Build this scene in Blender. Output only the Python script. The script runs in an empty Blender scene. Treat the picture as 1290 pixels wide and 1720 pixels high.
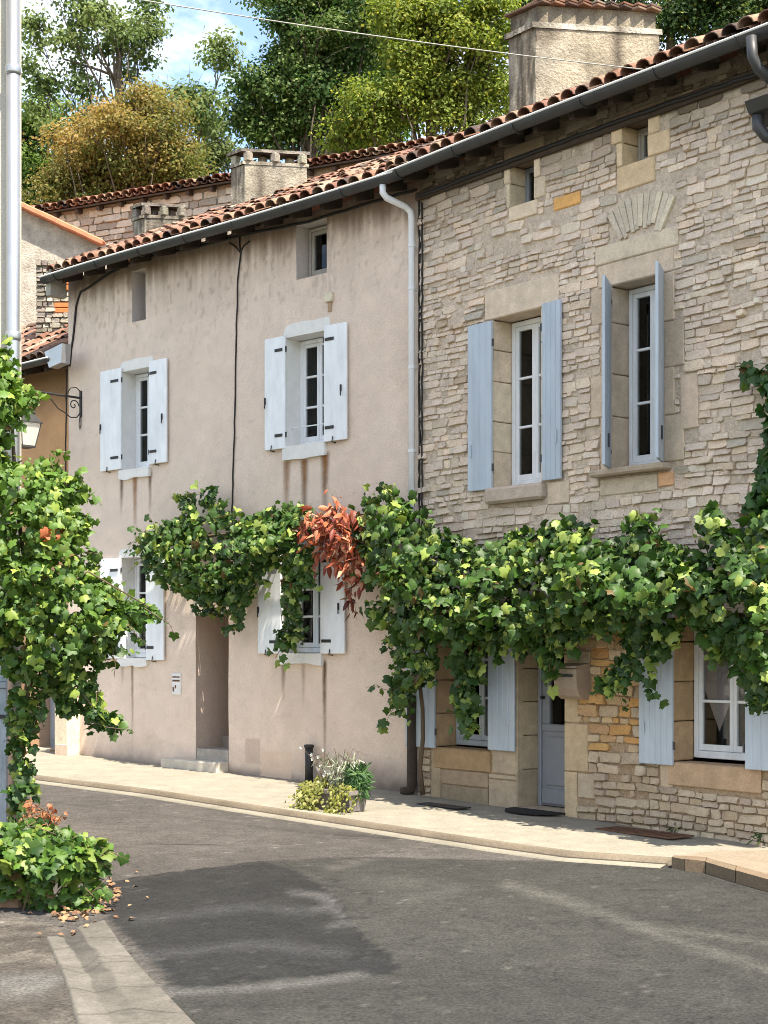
import bpy, math, random
import numpy as np
from mathutils import Vector, Matrix

R = math.radians
# ------------------------------------------------------------------ camera
F, CX, HY, EYE = 2600.0, 645.0, 1090.0, 1.78      # survey of the street: focal length in photo pixels, horizon row, eye height
scene = bpy.context.scene
col = scene.collection
cam_data = bpy.data.cameras.new("camera")
cam = bpy.data.objects.new("camera", cam_data)
col.objects.link(cam)
cam.location = (0, 0, EYE)
cam.rotation_euler = (R(90), 0, 0)
cam_data.sensor_fit = 'HORIZONTAL'
cam_data.sensor_width = 36.0
cam_data.lens = 36.0 * F / 1290.0
cam_data.shift_y = (HY - 860.0) / 1290.0
cam_data.clip_start = 0.1
cam_data.clip_end = 2000.0
scene.camera = cam

# ------------------------------------------------------------------ sun and sky
TH_S, TH_P = 38.05, 46.55                         # angle of the stone and the rendered facade to the line of sight
SUN_EL = R(60)
_a = math.atan2(-math.cos(R(TH_S)), math.sin(R(TH_S))) - R(3.6)
SUN = Vector((math.cos(_a) * math.cos(SUN_EL), math.sin(_a) * math.cos(SUN_EL), math.sin(SUN_EL)))
sd = bpy.data.lights.new("sun", 'SUN')
sd.energy = 5.0
sd.angle = R(0.53)
sd.color = (1.0, 0.95, 0.86)
so = bpy.data.objects.new("sun", sd)
col.objects.link(so)
so.rotation_euler = (-SUN).to_track_quat('-Z', 'Y').to_euler()
so.location = (8, -10, 20)

world = bpy.data.worlds.new("World")
scene.world = world
world.use_nodes = True
wn, wl = world.node_tree.nodes, world.node_tree.links
wn.clear()
w_out = wn.new('ShaderNodeOutputWorld')
w_bg = wn.new('ShaderNodeBackground')
w_bg.inputs['Strength'].default_value = 0.15
w_sky = wn.new('ShaderNodeTexSky')
w_sky.sky_type = 'NISHITA'
w_sky.sun_disc = False
w_sky.sun_elevation = SUN_EL
w_sky.sun_rotation = math.atan2(SUN.x, SUN.y)
w_sky.air_density = 1.0
w_sky.dust_density = 0.5
w_sky.ozone_density = 1.0
w_tc = wn.new('ShaderNodeTexCoord')
w_map = wn.new('ShaderNodeMapping')
w_map.inputs['Scale'].default_value = (2.2, 2.2, 4.5)
w_map.inputs['Location'].default_value = (3.7, 1.9, .6)
w_noise = wn.new('ShaderNodeTexNoise')
w_noise.inputs['Scale'].default_value = 1.6
w_noise.inputs['Detail'].default_value = 8
w_noise.inputs['Roughness'].default_value = 0.6
w_ramp = wn.new('ShaderNodeValToRGB')
w_ramp.color_ramp.elements[0].position = 0.47
w_ramp.color_ramp.elements[1].position = 0.72
w_mix = wn.new('ShaderNodeMixRGB')
w_mix.inputs['Color2'].default_value = (10.5, 10.3, 9.9, 1)
wl.new(w_tc.outputs['Generated'], w_map.inputs['Vector'])
wl.new(w_map.outputs['Vector'], w_noise.inputs['Vector'])
wl.new(w_noise.outputs['Fac'], w_ramp.inputs['Fac'])
wl.new(w_ramp.outputs['Color'], w_mix.inputs['Fac'])
wl.new(w_sky.outputs['Color'], w_mix.inputs['Color1'])
wl.new(w_mix.outputs['Color'], w_bg.inputs['Color'])
wl.new(w_bg.outputs['Background'], w_out.inputs['Surface'])

scene.view_settings.view_transform = 'Standard'
scene.view_settings.look = 'None'
scene.view_settings.gamma = 1.0
scene.view_settings.use_curve_mapping = False
scene.view_settings.exposure = 1.28
scene.view_settings.use_white_balance = True
scene.view_settings.white_balance_temperature = 6900
scene.view_settings.white_balance_tint = 10
scene.cycles.max_bounces = 8
scene.cycles.use_denoising = True
scene.cycles.filter_width = 0.95

# ------------------------------------------------------------------ frames: every facade has its own axes (x along it, y into the wall, z up)
class Frame:
    def __init__(s, o, ang):
        s.o = o; s.a = ang
        s.xa = (math.cos(ang), math.sin(ang)); s.ya = (-math.sin(ang), math.cos(ang))
    def loc(s, px, py, y=0.0):
        rx, rz = (px - CX) / F, -(py - HY) / F
        t = (y + s.o[0]*s.ya[0] + s.o[1]*s.ya[1]) / (rx*s.ya[0] + s.ya[1])
        X, Y = rx*t - s.o[0], t - s.o[1]
        return X*s.xa[0] + Y*s.xa[1], EYE + rz*t
    def x(s, px, y=0.0): return s.loc(px, HY, y)[0]
    def z(s, px, py, y=0.0): return s.loc(px, py, y)[1]
    def local(s, X, Y):
        X -= s.o[0]; Y -= s.o[1]
        return X*s.xa[0] + Y*s.xa[1], X*s.ya[0] + Y*s.ya[1]
    def world(s, x, y): return s.o[0] + x*s.xa[0] + y*s.ya[0], s.o[1] + x*s.xa[1] + y*s.ya[1]

SEAM = (0.428, 18.556)
ST = Frame(SEAM, R(TH_S - 90))
PL = Frame(SEAM, R(TH_P - 90))
WD = Frame((0.0, 0.0), 0.0)

def gz(X, Y):                                     # the street climbs gently away from us
    return -0.07 + 0.021*((X - 3.597)*-0.67 + (Y - 14.5)*0.74)
def G(px, py, dz=0.0):
    rx, rz = (px - CX)/F, -(py - HY)/F
    # EYE + rz t = -0.07 + .021*((rx t-3.597)*-.67 + (t-14.5)*.74) + dz
    k = 0.021*(-0.67*rx + 0.74)
    c = -0.07 + 0.021*(3.597*0.67 - 14.5*0.74) + dz
    t = (EYE - c)/(k - rz)
    return rx*t, t, EYE + rz*t
def at(px, py, Y):
    return Vector(((px - CX)/F*Y, Y, EYE - (py - HY)/F*Y))

# ------------------------------------------------------------------ numpy noise
_rs = np.random.RandomState(7)
_tab = _rs.rand(256, 256)
def vnoise(x, y):
    xi, yi = np.floor(x).astype(int), np.floor(y).astype(int)
    fx, fy = x - xi, y - yi
    fx, fy = fx*fx*(3-2*fx), fy*fy*(3-2*fy)
    g = lambda a, b: _tab[a % 256, b % 256]
    return (g(xi, yi)*(1-fx) + g(xi+1, yi)*fx)*(1-fy) + (g(xi, yi+1)*(1-fx) + g(xi+1, yi+1)*fx)*fy
def fbm(x, y, o=4):
    x = np.asarray(x, float); y = np.asarray(y, float)
    s, a, t = 0.0, 0.5, 0.0
    for i in range(o):
        s = s + a*vnoise(x*2**i + 17.3*i, y*2**i + 9.1*i); t += a; a *= 0.5
    return s/t
def inpoly(px, py, poly):
    px = np.asarray(px, float); py = np.asarray(py, float)
    r = np.zeros(px.shape, bool); n = len(poly); j = n-1
    for i in range(n):
        xi, yi = poly[i]; xj, yj = poly[j]
        c = ((yi > py) != (yj > py))
        with np.errstate(divide='ignore', invalid='ignore'):
            r ^= c & (px < (xj-xi)*(py-yi)/((yj-yi) if yj != yi else 1e-9) + xi)
        j = i
    return r
def sstep(a, b, x):
    t = np.clip((x-a)/(b-a), 0, 1); return t*t*(3-2*t)

# ------------------------------------------------------------------ materials
MATS = {}
def mat(name, color=(.5, .5, .5), rough=.8, attr=False, var=.12, vscale=6.0, bump=0.0, bscale=60.0, metal=0.0, spec=.3,
        grain=0.0, gscale=250.0, trans=0.0, stretch=(1, 1, 1), detail=5, bdist=.01):
    m = bpy.data.materials.new(name); m.use_nodes = True; MATS[name] = m
    n, l = m.node_tree.nodes, m.node_tree.links
    b = n['Principled BSDF']; out = n['Material Output']
    b.inputs['Roughness'].default_value = rough
    b.inputs['Metallic'].default_value = metal
    b.inputs['Specular IOR Level'].default_value = spec
    tc = n.new('ShaderNodeTexCoord'); mp = n.new('ShaderNodeMapping'); mp.inputs['Scale'].default_value = stretch
    l.new(tc.outputs['Object'], mp.inputs['Vector'])
    if attr:
        c = n.new('ShaderNodeAttribute'); c.attribute_name = 'col'; cs = c.outputs['Color']
    else:
        c = n.new('ShaderNodeRGB'); c.outputs[0].default_value = (*color, 1); cs = c.outputs[0]
    def modulate(cs, scale, amt, det):
        nz = n.new('ShaderNodeTexNoise'); nz.inputs['Scale'].default_value = scale; nz.inputs['Detail'].default_value = det
        nz.inputs['Roughness'].default_value = .62
        l.new(mp.outputs['Vector'], nz.inputs['Vector'])
        mr = n.new('ShaderNodeMapRange'); mr.inputs['From Min'].default_value = .25; mr.inputs['From Max'].default_value = .75
        mr.inputs['To Min'].default_value = 1-amt; mr.inputs['To Max'].default_value = 1+amt
        l.new(nz.outputs['Fac'], mr.inputs['Value'])
        mx = n.new('ShaderNodeVectorMath'); mx.operation = 'SCALE'
        l.new(cs, mx.inputs[0]); l.new(mr.outputs['Result'], mx.inputs['Scale'])
        return mx.outputs['Vector']
    if var: cs = modulate(cs, vscale, var, detail)
    if grain: cs = modulate(cs, gscale, grain, 2)
    l.new(cs, b.inputs['Base Color'])
    if bump:
        nz = n.new('ShaderNodeTexNoise'); nz.inputs['Scale'].default_value = bscale; nz.inputs['Detail'].default_value = 6
        nz.inputs['Roughness'].default_value = .65
        l.new(mp.outputs['Vector'], nz.inputs['Vector'])
        bp = n.new('ShaderNodeBump'); bp.inputs['Strength'].default_value = bump; bp.inputs['Distance'].default_value = bdist
        l.new(nz.outputs['Fac'], bp.inputs['Height']); l.new(bp.outputs['Normal'], b.inputs['Normal'])
    if trans:
        t = n.new('ShaderNodeBsdfTranslucent'); mx = n.new('ShaderNodeMixShader'); mx.inputs['Fac'].default_value = trans
        hs = n.new('ShaderNodeHueSaturation'); hs.inputs['Value'].default_value = 1.5; hs.inputs['Saturation'].default_value = 1.1
        l.new(cs, hs.inputs['Color']); l.new(hs.outputs['Color'], t.inputs['Color'])
        l.new(b.outputs['BSDF'], mx.inputs[1]); l.new(t.outputs['BSDF'], mx.inputs[2]); l.new(mx.outputs['Shader'], out.inputs['Surface'])
    return m
def glass_mat(name, tint, refl=1.0):
    m = bpy.data.materials.new(name); m.use_nodes = True; MATS[name] = m
    n, l = m.node_tree.nodes, m.node_tree.links
    out = n['Material Output']; n.remove(n['Principled BSDF'])
    tr = n.new('ShaderNodeBsdfTransparent'); tr.inputs['Color'].default_value = (*tint, 1)
    gl = n.new('ShaderNodeBsdfGlossy'); gl.inputs['Roughness'].default_value = .03
    fr = n.new('ShaderNodeFresnel'); fr.inputs['IOR'].default_value = 1.5
    mx = n.new('ShaderNodeMixShader')
    l.new(fr.outputs['Fac'], mx.inputs['Fac']); l.new(tr.outputs['BSDF'], mx.inputs[1]); l.new(gl.outputs['BSDF'], mx.inputs[2])
    l.new(mx.outputs['Shader'], out.inputs['Surface'])
mat('plaster', attr=True, rough=.95, var=.07, vscale=5, bump=.5, bscale=60, grain=.13, gscale=55, spec=.1)
mat('mortar', attr=True, rough=.95, var=.24, vscale=16, bump=1.0, bscale=28, grain=.18, gscale=55, spec=.1, bdist=.03)
mat('stone', attr=True, rough=.92, var=.16, vscale=13, bump=.9, bscale=34, grain=.16, gscale=60, spec=.1, bdist=.018)
mat('ashlar', attr=True, rough=.9, var=.20, vscale=7, bump=.6, bscale=35, grain=.13, gscale=55, spec=.12)
mat('road', attr=True, rough=.9, var=.25, vscale=8, bump=1.0, bscale=45, grain=.55, gscale=46, spec=.25, bdist=.03)
mat('pavement', attr=True, rough=.9, var=.14, vscale=4, bump=.6, bscale=60, grain=.22, gscale=45, spec=.2)
mat('earth', attr=True, rough=1, var=.3, vscale=3, bump=.5, bscale=20)
mat('tile', attr=True, rough=.88, var=.28, vscale=14, bump=.4, bscale=60, grain=.1, spec=.15)
mat('leaf', attr=True, rough=.5, var=.18, vscale=30, trans=.20, spec=.35)
mat('tree_leaf', attr=True, rough=.6, var=0, trans=.38, spec=.2)
mat('bark', (.10, .08, .06), rough=1, var=.3, vscale=8, bump=.8, bscale=25, stretch=(1, 1, .3))
mat('vine_wood', (.12, .085, .055), rough=1, var=.3, vscale=20, bump=.6, bscale=60)
mat('white_paint', (.76, .785, .805), rough=.6, var=.13, vscale=7, stretch=(1, 1, .35), bump=.1, bscale=40, grain=.03, gscale=90)
mat('white_lime', (.72, .71, .68), rough=.9, var=.08, vscale=8, bump=.5, bscale=50, grain=.05, gscale=120)
mat('grey_paint', (.42, .48, .54), rough=.6, var=.13, vscale=6, bump=.15, bscale=70, stretch=(1, 1, .25))
mat('door_paint', (.24, .255, .285), rough=.5, var=.06, vscale=6, bump=.1, bscale=60)
mat('peeled_paint', (.30, .36, .40), rough=.75, var=.30, vscale=14, bump=.4, bscale=50, stretch=(1, 1, .4))
mat('iron', (.022, .021, .021), rough=.55, var=.25, vscale=20, spec=.4)
mat('zinc', (.036, .036, .037), rough=.5, var=.25, vscale=6, metal=.1, spec=.5)
mat('zinc_light', (.36, .37, .385), rough=.36, var=.12, vscale=5, metal=.7, spec=.5)
mat('pvc', (.70, .705, .71), rough=.5, var=.07, vscale=4, spec=.4)
mat('cable', (.018, .017, .017), rough=.6, var=.1)
mat('wire', (.32, .31, .28), rough=.5, var=.1)
mat('dark_wood', (.055, .040, .030), rough=.9, var=.3, vscale=9, bump=.5, bscale=30)
mat('chimney_render', attr=True, rough=.95, var=.42, vscale=4, bump=.9, bscale=25, grain=.22, gscale=40, spec=.1, bdist=.03)
mat('concrete', (.34, .32, .28), rough=.95, var=.22, vscale=5, bump=.6, bscale=50, grain=.1)
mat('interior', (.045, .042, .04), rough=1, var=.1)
mat('curtain', (.68, .54, .51), rough=1, var=.06, vscale=30)
mat('net', (.30, .285, .27), rough=1, var=.1, vscale=10)
mat('lamp_glass', (.82, .80, .74), rough=.4, var=.03, trans=.5)
mat('terracotta', (.42, .17, .085), rough=.9, var=.25, vscale=8, bump=.5, bscale=50)
mat('verge_clay', (.50, .19, .105), rough=.9, var=.25, vscale=8, bump=.5)
mat('lip', (.62, .62, .6), rough=.4, var=.05)
mat('brick_orange', (.58, .17, .06), rough=.9, var=.22, vscale=10, bump=.6, bscale=60)
mat('planter', (.20, .175, .165), rough=.9, var=.2, vscale=12, bump=.5, bscale=60)
mat('soil', (.045, .032, .024), rough=1, var=.3)
mat('rust', (.13, .065, .038), rough=.85, var=.35, vscale=20, bump=.4)
mat('rubber', (.016, .015, .015), rough=.9, var=.2)
mat('box_plastic', (.72, .73, .74), rough=.5, var=.04)
mat('letterbox', (.30, .235, .175), rough=.7, var=.2, vscale=9, bump=.2)
mat('litter', attr=True, rough=.9, var=0)
glass_mat('glass', (.80, .82, .82))

# ------------------------------------------------------------------ mesh helpers
def empty(name, loc=(0, 0, 0), rz=0.0, parent=None):
    o = bpy.data.objects.new(name, None); col.objects.link(o)
    o.location = loc; o.rotation_euler = (0, 0, rz); o.empty_display_size = .1
    if parent: o.parent = parent
    return o
def tag(o, label=None, cat=None, group=None, kind=None):
    if label: o['label'] = label
    if cat: o['category'] = cat
    if group: o['group'] = group
    if kind: o['kind'] = kind
    return o
def link(name, me, parent=None, m=None):
    o = bpy.data.objects.new(name, me); col.objects.link(o)
    if parent: o.parent = parent
    if m and not me.materials: me.materials.append(MATS[m])
    return o
def np_mesh(name, V, Fa, C=None, m=None, smooth=False):
    V = np.asarray(V, np.float32); Fa = np.asarray(Fa, np.int32)
    me = bpy.data.meshes.new(name); k = Fa.shape[1]
    me.vertices.add(len(V)); me.vertices.foreach_set('co', V.ravel())
    me.loops.add(Fa.size); me.loops.foreach_set('vertex_index', Fa.ravel())
    me.polygons.add(len(Fa)); me.polygons.foreach_set('loop_start', np.arange(0, Fa.size, k, dtype=np.int32))
    if smooth: me.polygons.foreach_set('use_smooth', np.ones(len(Fa), bool))
    me.update(calc_edges=True)
    if C is not None:
        C = np.asarray(C, np.float32)
        if C.shape[1] == 3: C = np.hstack([C, np.ones((len(C), 1), np.float32)])
        a = me.attributes.new('col', 'FLOAT_COLOR', 'POINT'); a.data.foreach_set('color', C.ravel())
    if m: me.materials.append(MATS[m])
    return me
class MB:
    def __init__(s): s.v = []; s.f = []; s.c = []
    def add(s, vs, fs, c=(.5, .5, .5)):
        b = len(s.v); s.v += [tuple(p) for p in vs]; s.f += [tuple(i+b for i in f) for f in fs]; s.c += [tuple(c)]*len(vs); return s
    def box(s, x0, x1, y0, y1, z0, z1, ch=0.0, c=(.5, .5, .5), rng=None, jit=0.0):
        if x1 < x0: x0, x1 = x1, x0
        if y1 < y0: y0, y1 = y1, y0
        if z1 < z0: z0, z1 = z1, z0
        if ch <= 0:
            vs = [(x, y, z) for x in (x0, x1) for y in (y0, y1) for z in (z0, z1)]
            fs = [(0, 1, 3, 2), (4, 6, 7, 5), (0, 4, 5, 1), (2, 3, 7, 6), (0, 2, 6, 4), (1, 5, 7, 3)]
            if rng and jit: vs = [(a+rng.uniform(-jit, jit), b, d+rng.uniform(-jit, jit)) for a, b, d in vs]
            return s.add(vs, fs, c)
        ch = min(ch, (x1-x0)*.45, (y1-y0)*.45, (z1-z0)*.45)
        vs = []; idx = {}
        for i, x in enumerate((x0, x1)):
            for j, y in enumerate((y0, y1)):
                for k, z in enumerate((z0, z1)):
                    sx, sy, sz = (ch if i == 0 else -ch), (ch if j == 0 else -ch), (ch if k == 0 else -ch)
                    jx = rng.uniform(-jit, jit) if rng else 0; jz = rng.uniform(-jit, jit) if rng else 0
                    for a, p in (('x', (x, y+sy, z+sz)), ('y', (x+sx, y, z+sz)), ('z', (x+sx, y+sy, z))):
                        idx[i, j, k, a] = len(vs); vs.append((p[0]+jx, p[1], p[2]+jz))
        fs = []
        for i in (0, 1):
            q = [idx[i, 0, 0, 'x'], idx[i, 0, 1, 'x'], idx[i, 1, 1, 'x'], idx[i, 1, 0, 'x']]; fs.append(q if i == 0 else q[::-1])
            q = [idx[0, i, 0, 'y'], idx[1, i, 0, 'y'], idx[1, i, 1, 'y'], idx[0, i, 1, 'y']]; fs.append(q if i == 0 else q[::-1])
            q = [idx[0, 0, i, 'z'], idx[0, 1, i, 'z'], idx[1, 1, i, 'z'], idx[1, 0, i, 'z']]; fs.append(q if i == 0 else q[::-1])
        for a in (0, 1):
            for b in (0, 1):
                fs.append([idx[a, b, 0, 'x'], idx[a, b, 0, 'y'], idx[a, b, 1, 'y'], idx[a, b, 1, 'x']])
                fs.append([idx[a, 0, b, 'x'], idx[a, 1, b, 'x'], idx[a, 1, b, 'z'], idx[a, 0, b, 'z']])
                fs.append([idx[0, a, b, 'y'], idx[1, a, b, 'y'], idx[1, a, b, 'z'], idx[0, a, b, 'z']])
        for i in (0, 1):
            for j in (0, 1):
                for k in (0, 1): fs.append([idx[i, j, k, 'x'], idx[i, j, k, 'y'], idx[i, j, k, 'z']])
        return s.add(vs, fs, c)
    def prism(s, out, y0, y1, c=(.5, .5, .5)):     # outline in x,z pulled through y
        n = len(out)
        vs = [(x, y0, z) for x, z in out] + [(x, y1, z) for x, z in out]
        fs = [tuple(range(n)), tuple(range(2*n-1, n-1, -1))] + [(i, i+n, (i+1) % n+n, (i+1) % n) for i in range(n)]
        return s.add(vs, fs, c)
    def prism_x(s, out, x0, x1, c=(.5, .5, .5)):   # outline in y,z pulled through x
        n = len(out)
        vs = [(x0, y, z) for y, z in out] + [(x1, y, z) for y, z in out]
        fs = [tuple(range(n)), tuple(range(2*n-1, n-1, -1))] + [(i, i+n, (i+1) % n+n, (i+1) % n) for i in range(n)]
        return s.add(vs, fs, c)
    def slab(s, out, z0, z1, c=(.5, .5, .5)):      # outline in x,y ; z0/z1 floats or functions of x,y
        n = len(out); f0 = z0 if callable(z0) else (lambda x, y: z0); f1 = z1 if callable(z1) else (lambda x, y: z1)
        vs = [(x, y, f0(x, y)) for x, y in out] + [(x, y, f1(x, y)) for x, y in out]
        fs = [tuple(range(n)), tuple(range(2*n-1, n-1, -1))] + [(i, i+n, (i+1) % n+n, (i+1) % n) for i in range(n)]
        return s.add(vs, fs, c)
    def tube(s, pts, r, n=8, c=(.5, .5, .5), cap=True):
        pts = [Vector(p) for p in pts]; k = len(pts)
        rs = r if isinstance(r, (list, tuple)) else [r]*k
        vs, fs = [], []
        up = None
        for i, p in enumerate(pts):
            d = (pts[min(i+1, k-1)] - pts[max(i-1, 0)]).normalized()
            if up is None: up = Vector((0, 0, 1)) if abs(d.z) < .9 else Vector((1, 0, 0))
            a = d.cross(up)
            if a.length < 1e-4: a = d.orthogonal()
            a.normalize(); b = d.cross(a).normalized(); up = -b if False else a.cross(d).normalized()
            for j in range(n):
                t = 2*math.pi*j/n
                vs.append(p + a*(math.cos(t)*rs[i]) + b*(math.sin(t)*rs[i]))
        for i in range(k-1):
            for j in range(n):
                fs.append((i*n+j, i*n+(j+1) % n, (i+1)*n+(j+1) % n, (i+1)*n+j))
        if cap: fs += [tuple(range(n-1, -1, -1)), tuple(range((k-1)*n, k*n))]
        return s.add(vs, fs, c)
    def build(s, name, m, parent=None, smooth=False):
        me = bpy.data.meshes.new(name); me.from_pydata(s.v, [], s.f)
        a = me.attributes.new('col', 'FLOAT_COLOR', 'POINT')
        a.data.foreach_set('color', np.array([(*c[:3], 1) for c in s.c], np.float32).ravel())
        me.materials.append(MATS[m])
        if smooth: me.polygons.foreach_set('use_smooth', np.ones(len(me.polygons), bool))
        me.update()
        return link(name, me, parent)
def shade(c, k): return tuple(max(0, min(1, a*k)) for a in c)
def mixc(a, b, t): return tuple(a[i]*(1-t)+b[i]*t for i in range(3))
def vary(rng, c, k=.12, h=.04):
    f = 1+rng.uniform(-k, k); return tuple(max(.005, a*f*(1+rng.uniform(-h, h))) for a in c)
# ================================================================== ground
def axis(a, b, fa, fb, fine, coarse):
    l = list(np.arange(a, fa, coarse)) + list(np.arange(fa, fb, fine)) + list(np.arange(fb, b, coarse)) + [b]
    return np.array(sorted(set(np.round(l, 4))))
def grid_sheet(xs, ys):
    X, Y = np.meshgrid(xs, ys); nx, ny = len(xs), len(ys)
    i = np.arange(nx*ny).reshape(ny, nx)
    Fq = np.stack([i[:-1, :-1], i[:-1, 1:], i[1:, 1:], i[1:, :-1]], -1).reshape(-1, 4)
    return X.ravel(), Y.ravel(), Fq

# far terrain: one sheet to the horizon, with the wooded slope behind the houses
xs = axis(-400, 400, -40, 40, 2.0, 30); ys = axis(-60, 700, -10, 80, 2.0, 40)
X, Y, Fq = grid_sheet(xs, ys)
px_, py_ = np.array([PL.local(a, b)[1] for a, b in zip(X, Y)]), None
hill = 6.0*sstep(6, 40, px_) + 3*sstep(40, 120, px_)
Z = gz(X, np.minimum(Y, 60)) - 0.30 + hill + .4*(fbm(X*.2, Y*.2)-.5)*sstep(3, 8, px_)
Cc = np.array([(.06, .075, .03)])*(0.7+.6*fbm(X*.3, Y*.3)[:, None])
terrain = link('terrain', np_mesh('terrain', np.stack([X, Y, Z], 1), Fq, Cc, 'earth', True)); tag(terrain, 'grassy wooded slope rising behind the houses', None, None, 'structure')

# road
xs = axis(-14, 12, -5.6, 5.0, .045, .6); ys = axis(-4, 40, 7.0, 21.0, .06, .6)
X, Y, Fq = grid_sheet(xs, ys)
PXr = CX + F*X/np.maximum(Y, 1.0); Zr = gz(X, Y) - .05
PYr = HY + F*(EYE - Zr)/np.maximum(Y, 1.0)
n1 = fbm(X*1.3, Y*1.3); n2 = fbm(X*5+40, Y*5); n3 = fbm(X*.5+9, Y*.9+3, 3); n4 = fbm(X*3+7, Y*.8+31, 4)
dx = (n2-.5)*26 + (n1-.5)*30; dy = (n2-.5)*8 + (n1-.5)*10
old = np.array((.110, .098, .088)); near = np.array((.058, .0565, .049)); dark = np.array((.026, .0255, .025))
C = np.tile(old, (len(X), 1))
def lay(mask, c): C[:] = C*(1-mask[:, None]) + np.array(c)*mask[:, None]
P_near = [(430, 1449), (620, 1441), (1000, 1449), (1140, 1455), (1600, 1560), (2200, 2600), (-200, 2600), (290, 1672), (240, 1600), (200, 1545), (190, 1485)]
P_dark = [(182, 1482), (300, 1463), (430, 1446), (500, 1462), (560, 1500), (590, 1545), (615, 1585), (648, 1600), (664, 1618), (655, 1635), (620, 1638), (600, 1632), (520, 1640), (300, 1660), (250, 1600), (185, 1550)]
lay(inpoly(PXr+dx*.5, PYr+dy*.25, P_near).astype(float), near)
m = inpoly(PXr+dx*.7, PYr+dy*.4, P_dark).astype(float); lay(m*(.68+.32*np.clip((n4-.3)*3, 0, 1)), dark)
# worn, paler sweeps inside and round the patch
def sweep(pts, w, c, k, wob=1.0):
    d = np.full(len(X), 1e9)
    qx, qy = PXr+dx*.5*wob, (PYr+dy*.3*wob)
    for (ax, ay), (bx, by) in zip(pts[:-1], pts[1:]):
        vx, vy = bx-ax, (by-ay)*3
        t = np.clip(((qx-ax)*vx + (qy-ay)*3*vy)/(vx*vx+vy*vy), 0, 1)
        d = np.minimum(d, np.hypot(qx-ax-t*vx, (qy-ay)*3-t*vy))
    lay(np.clip(1-d/w, 0, 1)*k, c)
sweep([(285, 1667), (420, 1660), (520, 1650), (600, 1638)], 30, (.15, .145, .135), .75)
sweep([(500, 1500), (545, 1505), (560, 1522), (540, 1525)], 26, (.15, .142, .135), .6)
sweep([(570, 1530), (585, 1552), (560, 1556)], 20, (.14, .135, .13), .55)
sweep([(640, 1478), (760, 1492), (700, 1508)], 40, (.11, .105, .092), .5)
sweep([(860, 1488), (950, 1512), (1050, 1548), (1180, 1595), (1330, 1640)], 34, (.14, .135, .115), .6)
sweep([(1080, 1555), (1200, 1572), (1330, 1590)], 34, (.13, .125, .105), .5)
sweep([(900, 1455), (1140, 1458), (1300, 1510)], 16, (.05, .048, .042), .5)
sweep([(430, 1390), (560, 1400), (660, 1408)], 16, (.055, .05, .046), .55)
sweep([(430, 1425), (250, 1420), (120, 1390)], 60, (.17, .15, .135), .35)
sweep([(560, 1458), (640, 1438), (900, 1442)], 22, (.16, .145, .13), .5)
sweep([(240, 1545), (420, 1525), (520, 1530)], 36, (.085, .085, .086), .45)
sweep([(250, 1605), (430, 1585), (560, 1600)], 40, (.088, .087, .087), .5)
sweep([(330, 1640), (500, 1610), (600, 1618)], 26, (.035, .035, .037), .5)
_cr = random.Random(77)
for _k in range(16):
    a_, b_ = _cr.uniform(120, 1250), _cr.uniform(1340, 1715); ang_ = _cr.uniform(-.35, .5); P_ = [(a_, b_)]
    if _cr.random() < .35: ang_ += 1.2
    for _j in range(_cr.randint(3, 7)):
        ang_ += _cr.uniform(-.5, .5); a_ += math.cos(ang_)*40; b_ += math.sin(ang_)*10; P_.append((a_, b_))
    sweep(P_, _cr.uniform(3.2, 5.0), (.022, .021, .020), .75, .3)
for _k in range(4): a_, b_ = _cr.uniform(250, 1250), _cr.uniform(1470, 1700); sweep([(a_, b_), (a_+_cr.uniform(20, 90), b_+_cr.uniform(-4, 6))], _cr.uniform(14, 34), (.026, .0255, .025), .45)
# thin cracks: the patch joint and two wandering ones
sweep([(440, 1452), (520, 1475), (570, 1512), (600, 1560)], 5, (.025, .024, .024), .85)
sweep([(60, 1345), (300, 1372), (520, 1400), (760, 1412)], 4, (.05, .045, .042), .6)
sweep([(880, 1640), (960, 1670), (1090, 1700), (1200, 1716)], 9, (.05, .048, .044), .6)
sweep([(180, 1483), (300, 1464), (430, 1447), (620, 1441), (1000, 1449), (1140, 1455)], 5, (.03, .029, .027), .7)
P_verge = [(-300, 1500), (60, 1545), (110, 1560), (90, 1585), (132, 1730), (-60, 2600), (-900, 2600)]
mv = inpoly(PXr+dx*.4, PYr+dy*.3, P_verge).astype(float); lay(mv*.95, (.10, .085, .070)); lay(mv*np.clip((n2-.5)*5, 0, 1)*.7, (.17, .15, .125))
lay(mv*np.clip((PYr-1625)/20, 0, 1)*np.clip(1-(PYr-1625)/70, 0, 1)*np.clip((n4-.4)*5, 0, 1), (.16, .155, .145))
C *= .78*(0.80+.40*n2)[:, None]; C *= (.86+.28*n3)[:, None]; C *= (.84+.32*n4)[:, None]
sp = np.random.RandomState(3).rand(len(X)); C[sp > .993] *= 1.9; C[sp < .012] *= .6
road = link('road', np_mesh('road', np.stack([X, Y, Zr], 1), Fq, C, 'road')); tag(road, 'sunlit asphalt street with a darker repair patch', None, None, 'structure')

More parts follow.
